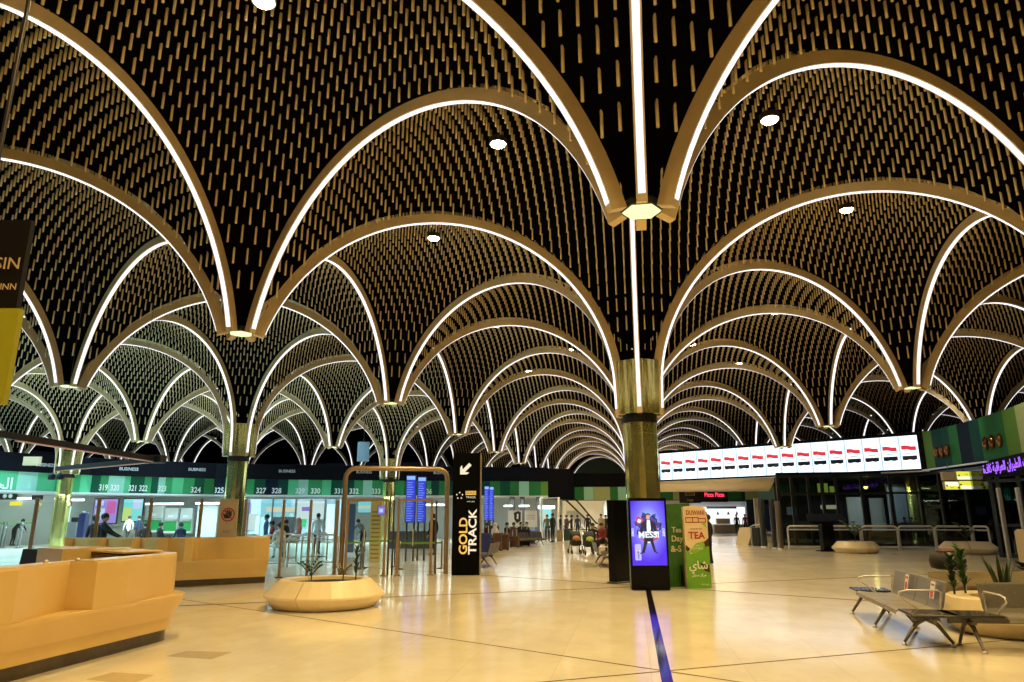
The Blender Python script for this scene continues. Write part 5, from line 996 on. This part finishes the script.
person('person in white robe sitting behind the queue rails', vp(281.5, 26), 'sit', 60, 1.78, 'white', 'white', z=.1)
person('person in red checked headscarf among the queue rails', vp(299.5, 26.5), 'sit', 110, 1.78, 'pink', 'white', z=.25, scarf='pink')
person('person in dark clothes between the two queue rails groups', vp(287.5, 28.5), 'stand', 150, 1.5, 'black', 'black')
person('person in dark clothes seen through the right entrance door', vp(434, 30), 'stand', 60, 1.74, 'black', 'black')
person('person in dark clothes seen through the left entrance door', vp(365, 33), 'bend', 60, 1.7, 'grey', 'black')
person('person in green-grey jacket standing left in the couple mid-hall', G(547.5, 541.5), 'stand', 200, 1.72, 'olive', 'black', group='standing couple')
person('person in black standing right in the couple mid-hall', G(553, 542.5), 'stand', 60, 1.80, 'black', 'black', group='standing couple')
for i, (px, D, tp_, k, f) in enumerate(((560, 46, 'black', 'stand', 100), (566, 48, 'brown', 'stand', 60), (571, 47, 'black', 'reach', 100), (577, 52, 'navy', 'stand', 30))): person('person in dark clothes in the queue right of the couple, %s of four' % QN[i], vp(px, D), k, f, 1.7, tp_, 'black', group='queue beyond the couple')
for i, (px, D, tp_, sc_) in enumerate(((495.5, 36, 'white', 'white'), (507.5, 38, 'black', None), (514, 38.6, 'brown', None), (488, 36.5, 'red', None), (521, 40, 'black', None), (527, 41, 'black', None))): person('seated traveller in %s waiting left of the aisle' % ['white top and scarf', 'black jacket', 'brown top', 'dark red top', 'black clothes near the notice boards', 'black clothes at the row end'][i], vp(px, D), 'sit', [235, 250, 225, 240, 215, 240][i], 1.74, tp_, 'black', z=.0, scarf=sc_, group='seated travellers left of the aisle')
person('person in long tan robe standing at the far end near the escalator', vp(600.5, 47), 'stand', 150, 1.76, 'tan', 'tan', robe='tan')
person('person in dark clothes close behind the tan-robed one', vp(605, 48), 'stand', 170, 1.70, 'black', 'black')
person('person in brown jacket standing beside the grey door', vp(614.5, 40), 'stand', 100, 1.72, 'brown', 'black')
person('person in black at the foot of the escalator', vp(587, 55), 'stand', 180, 1.74, 'black', 'black')
for i, (px, D, tp_) in enumerate(((592, 32.5, 'black'), (600, 33, 'red'), (607.5, 33, 'black'), (614.5, 31, 'navy'), (618.5, 29, 'black'))): person('seated traveller in %s by the dark kiosk' % ['black next to the strollers', 'dark red', 'black in the middle', 'navy', 'black closest to the kiosk'][i], vp(px, D), 'sit', [190, 150, 180, 120, 100][i], 1.76, tp_, 'black', group='seated travellers by the kiosk')
person('person in dark clothes behind the tea stand, partly hidden', vp(706.3, 24), 'stand', 60, 1.66, 'black', 'black')
person('person in black serving at the corridor shop counter', vp(735, 64), 'stand', 180, 1.72, 'black', 'black')
person('person in dark maroon beside the shop counter end', vp(743.5, 63), 'stand', 150, 1.75, 'red', 'black')
for i, px in enumerate((893, 902, 909)): person('seated person in dim blue-grey clothes in the gate room, %s of three' % ['left', 'middle', 'right'][i], vp(px, 40.5), 'sit', 180, 1.7, 'grey', 'navy', z=.25, group='seated people in the gate room')

for px, D in ((915, 29), (985, 24)):  # two unseen spots, added only to brighten the green striped wall at right
    p = V(px, D, 8.6); q = Vr(px + 40, rwD(px + 40), 4.9) + EZ * 4.6; light('added_wall_spot', 'SPOT', p, (1, .86, .6), 900, spot_size=.9, spot_blend=.8, rot=(q - p).to_track_quat('-Z', 'Y').to_euler())
# ------------------------------------------------------------------ cool light of the check-in hall and shops
for px, D, pw in ((20, 34, 150), (80, 38, 170), (150, 41, 330), (215, 43, 260), (290, 41, 340), (370, 44, 300), (450, 46, 260), (520, 48, 300)):
    p = V(px, D, 2.88); light('soffit_light', 'AREA', p, (.80, .97, 1.), pw, size=5., shape='RECTANGLE', size_y=.8)
for px, D, pw, c in ((580, 68, 600, (1, .95, .82)), (612, 67, 500, (1, .97, .9)), (720, 68, 330, (.95, .98, 1)), (705, 52, 260, (1, .8, .45))):
    p = V(px, D, 2.9 if D > 60 else 3.5); light('corridor_light', 'AREA', p, c, pw, size=4., shape='RECTANGLE', size_y=1.5)
# ------------------------------------------------------------------ vault lattice
def is_col(row, k): return row % 2 == 0 and ((row == 0 and k % 2 == 1) or (row in (-2, 2) and k % 2 == 0) or (row in (-4, 4) and k % 2 == 1))
def hub(row, k): return Vector((X0 + row * A, Y0 + k * B, H))
bronze = mat('bronze_satin', (.60, .46, .25), .45, .15, noise=.12, scale=3)
tubem = mat('bronze_tube', (.60, .48, .27), .36, .3)
stripm = lamp_mat('led_strip_white', (1, .97, 1.), 1.35, sampled=False)
mirror = mat('gold_mirror', (.86, .80, .28), .11, .9)
def ripple(m):
    nt = m.node_tree; b = nt.nodes['Principled BSDF']; tc = nt.nodes.new('ShaderNodeTexCoord'); mp = nt.nodes.new('ShaderNodeMapping'); mp.inputs['Scale'].default_value = (6, 6, .06)
    n = nt.nodes.new('ShaderNodeTexNoise'); n.inputs['Scale'].default_value = .9; n.inputs['Detail'].default_value = 0; bp = nt.nodes.new('ShaderNodeBump'); bp.inputs['Strength'].default_value = .2; bp.inputs['Distance'].default_value = .05
    nt.links.new(tc.outputs['Object'], mp.inputs[0]); nt.links.new(mp.outputs[0], n.inputs['Vector']); nt.links.new(n.outputs['Fac'], bp.inputs['Height']); nt.links.new(bp.outputs[0], b.inputs['Normal'])
ripple(mirror)
collar_m = mat('black_collar', (.01, .01, .01), .35)
hexm = lamp_mat('hexagon_glow', (.86, 1, .50), 1.15)
dome_m = lamp_mat('downlight_warm', (1, .80, .45), 70)
dome_rim = mat('downlight_rim', (.03, .025, .018), .4)

def inview(p, mx=170, my=150):
    x, y, w = PX(p); return w > .3 and -mx < x < 1024 + mx and -my < y < 682 + my
HUBS = {}
for row in range(-6, 4):
    for kk in range(-2, 20):
        k = kk / 2
        if (row % 2 == 0) != (k == int(k)): continue
        if k > 8.6: continue
        h = hub(row, k); w = PX(h)[2]
        if w < -6: continue
        if row <= -3 and w > 66: continue
        HUBS[(row, k)] = h
ROWN = {0: 'middle row', -1: 'first row left', -2: 'second row left', -3: 'third row left', -4: 'fourth row left', -5: 'fifth row left', -6: 'sixth row left', 1: 'first row right', 2: 'second row right', 3: 'third row right'}
ORD = ['front', 'first', 'second', 'third', 'fourth', 'fifth', 'sixth', 'seventh', 'eighth', 'ninth', 'tenth', 'eleventh', 'twelfth']
def hubname(rk):
    if rk == (0, 1): return 'the central mirrored column'
    if rk == (0, 0): return 'the nearest hexagon lamp'
    return '%s hub of %s' % (ORD[int(math.floor(rk[1] + 1.5))], ROWN[rk[0]])

RC, ZC = 4.40, 3.98
def half(kind):                                                  # soffit from crown to foot: list of (u from crown, z)
    pts = []
    if kind:                                                     # foot running down the capital of a column
        for i in range(25):
            t = i / 24 * PI / 2; pts.append((4.02 * math.sin(t), 4.6 + 3.78 * math.cos(t)))
        pts += [(4.03, 4.35), (4.04, 4.0)]
    else:
        t1 = math.asin(4.227 / RC)
        for i in range(25):
            t = t1 * i / 24; pts.append((RC * math.sin(t), ZC + RC * math.cos(t)))
    return pts
RIBD, RIBW = .21, .13
n_rib = 0
def make_rib(a, b):
    pa, pb = HUBS[a], HUBS[b]; mid = (pa + pb) / 2; d = (pb - pa); d.z = 0; d.normalize(); sd = Vector((-d.y, d.x, 0))
    prof = [(-u, z) for u, z in reversed(half(is_col(*a)))] + half(is_col(*b))[1:]
    c0 = Vector((mid.x, mid.y, 0))
    pts = [c0 + d * u + Vector((0, 0, z)) for u, z in prof]
    nrm = []
    for i in range(len(prof)):
        (u0, z0), (u1, z1) = prof[max(i - 1, 0)], prof[min(i + 1, len(prof) - 1)]
        t = Vector((u1 - u0, 0, z1 - z0)).normalized(); n = Vector((-t.z, 0, t.x))
        nrm.append(d * n.x + Vector((0, 0, n.z)))
    def sweep(w, h0, h1):
        m = MB(); m.loft([[p + sd * (s_ * w / 2) + n * h for s_, h in ((-1, h0), (1, h0), (1, h1), (-1, h1))] for p, n in zip(pts, nrm)]); return m
    t = thing('arch_rib', 'lit arch from %s to %s' % (hubname(a), hubname(b)), 'arch', (mid.x, mid.y, H), 0, 'lit ceiling arches')
    sweep(RIBW, 0, RIBD).build('rib_beam', bronze, t)
    pts[0] = pts[1].lerp(pts[0], .6); pts[-1] = pts[-2].lerp(pts[-1], .6)
    ms = MB(); ms.loft([[p + sd * (s_ * .042) + n * h for s_, h in ((-1, -.012), (1, -.012), (1, .004), (-1, .004))] for p, n in zip(pts, nrm)])
    ms.build('light_strip', stripm, t)
for a in sorted(HUBS):
    for b in ((a[0], a[1] + 1), (a[0] + 1, a[1] + .5), (a[0] + 1, a[1] - .5)):
        if b not in HUBS: continue
        pa, pb = HUBS[a], HUBS[b]
        samp = [pa.lerp(pb, t) + Vector((0, 0, 3.0 * (1 - (2 * t - 1) ** 2))) for t in (.05, .25, .5, .75, .95)]
        if not any(inview(p, 30, 30) for p in samp): continue
        if a[0] >= 1 and b[0] >= 2 and min(PX(pa)[2], PX(pb)[2]) > 62: continue
        make_rib(a, b); n_rib += 1
# hubs: hexagon lamps and columns
HEXA = [PI / 6 + i * PI / 3 for i in range(6)]
proto_hex = None; proto_col = None
for rk, h in sorted(HUBS.items(), key=lambda q: PX(q[1])[2]):
    if not inview(h, 60, 60) and not (is_col(*rk) and inview(h - Vector((0, 0, 3)), 60, 60)): continue
    if is_col(*rk):
        lab = 'gold mirrored column under the %s' % hubname(rk) if rk != (0, 1) else 'central gold mirrored column behind the advertising kiosk'
        if proto_col is None:
            t = proto_col = thing('mirrored_column', lab, 'column', (h.x, h.y, 0), 0, 'gold mirrored columns')
            m = MB()
            n = 16; prof = [(.41, 0), (.41, 3.82)]
            m.lathe([(.41, 0), (.41, 1.30), (.402, 1.305), (.402, 1.315), (.41, 1.32), (.41, 2.60), (.402, 2.605), (.402, 2.615), (.41, 2.62), (.41, 3.52), (.402, 3.525), (.402, 3.535), (.41, 3.54), (.41, 3.82)], 18, smooth=False)
            m.build('shaft', mirror, t, local=True)
            MB().lathe([(.425, 3.80), (.425, 4.0)], 40, smooth=False).build('collar', collar_m, t, local=True)
            for i in range(6):                                   # six mirror panels between the arch feet
                a0 = HEXA[i] + .07; a1 = HEXA[i] + PI / 3 - .07
                m = MB(); r0, r1 = .61, .645
                m.loft([[(r * math.cos(a) , r * math.sin(a), z) for r, a in ((rr, a0), (rr, a1), (rr - .03, a1), (rr - .03, a0))] for z, rr in ((4.0, r0), (5.32, r1))])
                m.build('capital_panel', mirror, t, local=True)
            MB().lathe([(.44, 4.01), (.46, 5.28), (.46, 5.6), (.05, 5.61)], 6, ph=PI / 6, smooth=False).build('dark_core', blackm, t, local=True)
        else:
            t = copy_tree(proto_col); place(t, (h.x, h.y, 0), 0, lab)
    else:
        lab = 'hexagon lamp where arches meet, %s' % hubname(rk) if rk != (0, 0) else 'nearest glowing green hexagon lamp hanging above the kiosk'
        if proto_hex is None:
            t = proto_hex = thing('hexagon_lamp', lab, 'lamp', (h.x, h.y, 5.185), 0, 'hexagon lamps at arch feet')
            m = MB(); m.lathe([(.245, .085), (.262, .10), (.262, .17), (.24, .20)], 6, ph=0, smooth=False, M=Matrix.Rotation(0, 4, 'Z')); m.build('lamp_frame', collar_m, t, local=True)
            MB().lathe([(.10, .070), (.238, .072), (.238, .088)], 6, ph=0, smooth=False).build('glowing_panel', hexm, t, local=True)
            MB().lathe([(.20, .20), (.24, .45), (.30, .62), (.05, .63)], 6, ph=PI / 6, smooth=False).build('dark_funnel', blackm, t, local=True)
        else:
            t = copy_tree(proto_hex); place(t, (h.x, h.y, 5.185), 0, lab)

# tubes: a triangular grid of hanging tubes whose lower ends follow the vault of every bay
STEP = B / NT; RS, DC = math.sqrt(RC * RC + (B / (2 * math.sqrt(3))) ** 2), B / math.sqrt(3)
rows_ = np.arange(-6 * NT, 3 * NT + 1); ks = np.arange(-2 * NT, 10 * NT)
IX, IK = np.meshgrid(rows_, ks, indexing='ij')
TX_ = X0 + IX * STEP * S3; TY_ = Y0 + IK * STEP + (IX % 2) * STEP / 2
TX_, TY_ = TX_.ravel(), TY_.ravel()
# nearest hubs -> bay centroid
ua = (TX_ - X0) / A; ub = (TY_ - Y0) / B - ua / 2               # skewed lattice coordinates
fa, fb = np.floor(ua), np.floor(ub); ra, rb = ua - fa, ub - fb
upper = ra + rb > 1
ca = fa + np.where(upper, 2 / 3, 1 / 3); cb = fb + np.where(upper, 2 / 3, 1 / 3)
CX = X0 + ca * A; CY = Y0 + (cb + ca / 2) * B
r2 = (TX_ - CX) ** 2 + (TY_ - CY) ** 2
onedge = np.minimum.reduce([np.where(upper, 1 - ra, ra), np.where(upper, 1 - rb, rb), np.abs(ra + rb - 1)]) < .006
ok = (r2 < (DC - .64) ** 2) & ~onedge
zb = ZC + np.sqrt(np.maximum(RS * RS - r2, .01)) + .02
ln = .30 + np.clip((8.6 - zb) * .05, 0, .12)
dx, dy, dz = TX_ - EYE.x, TY_ - EYE.y, zb - EYE.z
w = dx * FW.x + dy * FW.y + dz * FW.z
with np.errstate(divide='ignore', invalid='ignore'):
    px = 512 + F * (dx * RT.x + dy * RT.y + dz * RT.z) / w; py = 341 - F * (dx * UP.x + dy * UP.y + dz * UP.z) / w
ok &= (w > .5) & (px > -140) & (px < 1164) & (py > -150) & (py < 560) & (w < 84)
ok &= ~((ua < -2.0) & (w > 58)) & ~((ua > 1.0) & (w > 60))
tx, ty, tz, tl, tw, tpx, tpy = [q[ok] for q in (TX_, TY_, zb, ln, w, px, py)]
# the three hundred tubes that show largest hang as objects of their own
near = np.where((tpx > 4) & (tpx < 1020) & (tpy > 30) & (tpy < 640))[0]
near = near[np.argsort(tw[near])][:300]
mask = np.ones(len(tx), bool); mask[near] = False
proto = MB().lathe([(.012, .004), (.0215, 0), (.0215, .33)], 8, smooth=True)
t0 = None
for i in near:
    if t0 is None:
        t0 = proto.build('ceiling_tube', tubem, base=(float(tx[i]), float(ty[i]), float(tz[i])), local=True)
        tag(t0, 'slim bronze tube hanging from the dark ceiling in the nearest vault bays', 'tube', 'nearest hanging bronze tubes'); o = t0
    else:
        o = t0.copy(); COL.objects.link(o); o.location = (float(tx[i]), float(ty[i]), float(tz[i]))
    o.scale = (1, 1, float(tl[i]) / .33)
def tube_mass(sel, nside):
    n = int(sel.sum()); x, y, z, l = tx[sel], ty[sel], tz[sel], tl[sel]
    a = np.arange(nside) * 2 * PI / nside + PI / nside; r = .0215
    vx = x[:, None] + r * np.cos(a); vy = y[:, None] + r * np.sin(a)
    bot = np.stack([vx, vy, np.repeat(z[:, None], nside, 1)], -1); top = bot + np.array([0, 0, 1.]) * l[:, None, None]
    vs = np.concatenate([bot, top], 1).reshape(-1, 3)
    j = np.arange(nside); side = np.stack([j, (j + 1) % nside, nside + (j + 1) % nside, nside + j], -1)
    base = (np.arange(n) * 2 * nside)[:, None, None]
    loops = (side[None] + base).reshape(n, -1); capl = (j[::-1])[None] + (np.arange(n) * 2 * nside)[:, None]
    return vs, np.concatenate([loops, capl], 1).ravel(), np.tile(np.array([4] * nside + [nside]), n)
allv, alll, allc = [], [], []; off = 0
for sel, ns in ((mask & (tw < 22), 6), (mask & (tw >= 22), 4)):
    v_, l_, c_ = tube_mass(sel, ns); allv.append(v_); alll.append(l_ + off); allc.append(c_); off += len(v_)
v_, l_, c_ = np.concatenate(allv), np.concatenate(alll), np.concatenate(allc)
me = bpy.data.meshes.new('ceiling_tubes'); me.vertices.add(len(v_)); me.vertices.foreach_set('co', v_.astype(np.float32).ravel())
me.loops.add(len(l_)); me.loops.foreach_set('vertex_index', l_.astype(np.int32))
me.polygons.add(len(c_)); me.polygons.foreach_set('loop_start', np.concatenate([[0], np.cumsum(c_)[:-1]]).astype(np.int32))
me.update(calc_edges=True); me.validate(); me.materials.append(tubem)
o = bpy.data.objects.new('ceiling_tubes', me); COL.objects.link(o)
tag(o, 'mass of slim bronze tubes filling all the further vault bays of the ceiling', 'tubes', None, 'stuff')
print('ribs', n_rib, 'tubes', len(tx))

# the black vaulted shell the tubes hang from
m = MB(); NS = 14; cells = set()
for fx, fy, ut in zip(fa[ok], fb[ok], upper[ok]): cells.add((int(fx), int(fy), bool(ut)))
def shell_z(x, y, cx, cy_):
    z = ZC + math.sqrt(max(RS * RS - (x - cx) ** 2 - (y - cy_) ** 2, .01)) + .02; return max(z + .30 + min(max((8.6 - z) * .05, 0), .12) - .012, 5.62)
for cx_, cy__, ut in sorted(cells):
    q = 2 / 3 if ut else 1 / 3; ccx = X0 + (cx_ + q) * A; ccy = Y0 + (cy__ + q + (cx_ + q) / 2) * B; idx = {}; vs_, fs_ = [], []
    for i in range(NS + 1):
        for j in range(NS + 1 - i):
            u_, w__ = i / NS, j / NS
            if ut: u_, w__ = 1 - u_, 1 - w__
            x = X0 + (cx_ + u_) * A; y = Y0 + (cy__ + w__ + (cx_ + u_) / 2) * B; idx[i, j] = len(vs_); vs_.append((x, y, shell_z(x, y, ccx, ccy)))
    for i in range(NS):
        for j in range(NS - i):
            fs_.append((idx[i, j], idx[i + 1, j], idx[i, j + 1]))
            if i + j < NS - 1: fs_.append((idx[i + 1, j], idx[i + 1, j + 1], idx[i, j + 1]))
    m.add(vs_, fs_, 0, True)
tag(m.build('ceiling_vault', blackm), 'black vaulted ceiling shell from which the bronze tubes hang', 'ceiling', None, 'structure')

# downlights at the crowns of the bays
WARM = (1, .70, .27); COOL = (.42, .77, 1.)
proto_dl = None
for fa_ in range(-6, 3):
    for fb_ in range(-3, 13):
        for up_ in (0, 1):
            q = 2 / 3 if up_ else 1 / 3
            x = X0 + (fa_ + q) * A; y = Y0 + (fb_ + q + (fa_ + q) / 2) * B
            p = Vector((x, y, 9.0)); px_, py_, w_ = PX(p)
            warm = fa_ in (-1, 0)
            if not warm and not (-6 <= fa_ <= -3): continue
            if w_ < -16 or w_ > 84: continue
            if not warm and (w_ > 46 or w_ < 17): continue
            if warm and not (-700 < px_ < 1700) and w_ > 2: continue
            if fa_ == 0 and w_ > 48: continue
            if warm and inview(p, 40, 40):
                lab = 'round ceiling downlight in bay at %s of the %s side, %s from front' % ('wide' if up_ else 'narrow', 'left' if fa_ < 0 else 'right', ORD[max(0, min(12, fb_ + 2))])
                lab = 'round warm downlight, %s bay %s of the middle row' % (ORD[max(1, min(12, int(round((y - 2.0) / (B / 2)))))], 'left' if fa_ < 0 else 'right')
                if proto_dl is None:
                    proto_dl = thing('downlight', lab, 'downlight', (x, y, 9.05), 0, 'round ceiling downlights')
                    MB().lathe([(.155, .05), (.165, .03), (.185, .03), (.185, .16), (.05, .18)], 28, smooth=False).build('housing', dome_rim, proto_dl, local=True)
                    MB().lathe([(.02, -.02), (.09, -.012), (.13, .005), (.155, .04), (.155, .06)], 28).build('lamp_glass', dome_m, proto_dl, local=True)
                else: place(copy_tree(proto_dl), (x, y, 9.05), 0, lab)
            col, pw = (WARM, 1330) if warm else (COOL, 2700)
            if warm and w_ > 24: col, pw = (1, .74, .36), (950 if fa_ < 0 else 760)
            light('downlight_beam', 'SPOT', (x, y, 8.98 if warm else 8.6), col, pw, spot_size=2.1, spot_blend=.6, shadow_soft_size=.16)
# ------------------------------------------------------------------ picture settings
vs = SC.view_settings; SC.display_settings.display_device = 'sRGB'
vs.view_transform = 'Standard'; vs.look = 'None'; vs.exposure = 0; vs.gamma = 1; vs.use_curve_mapping = False
c = SC.cycles
c.use_denoising = True; c.max_bounces = 6; c.diffuse_bounces = 3; c.glossy_bounces = 3; c.transparent_max_bounces = 16; c.transmission_bounces = 4
c.sample_clamp_indirect = 4; c.caustics_reflective = False; c.caustics_refractive = False
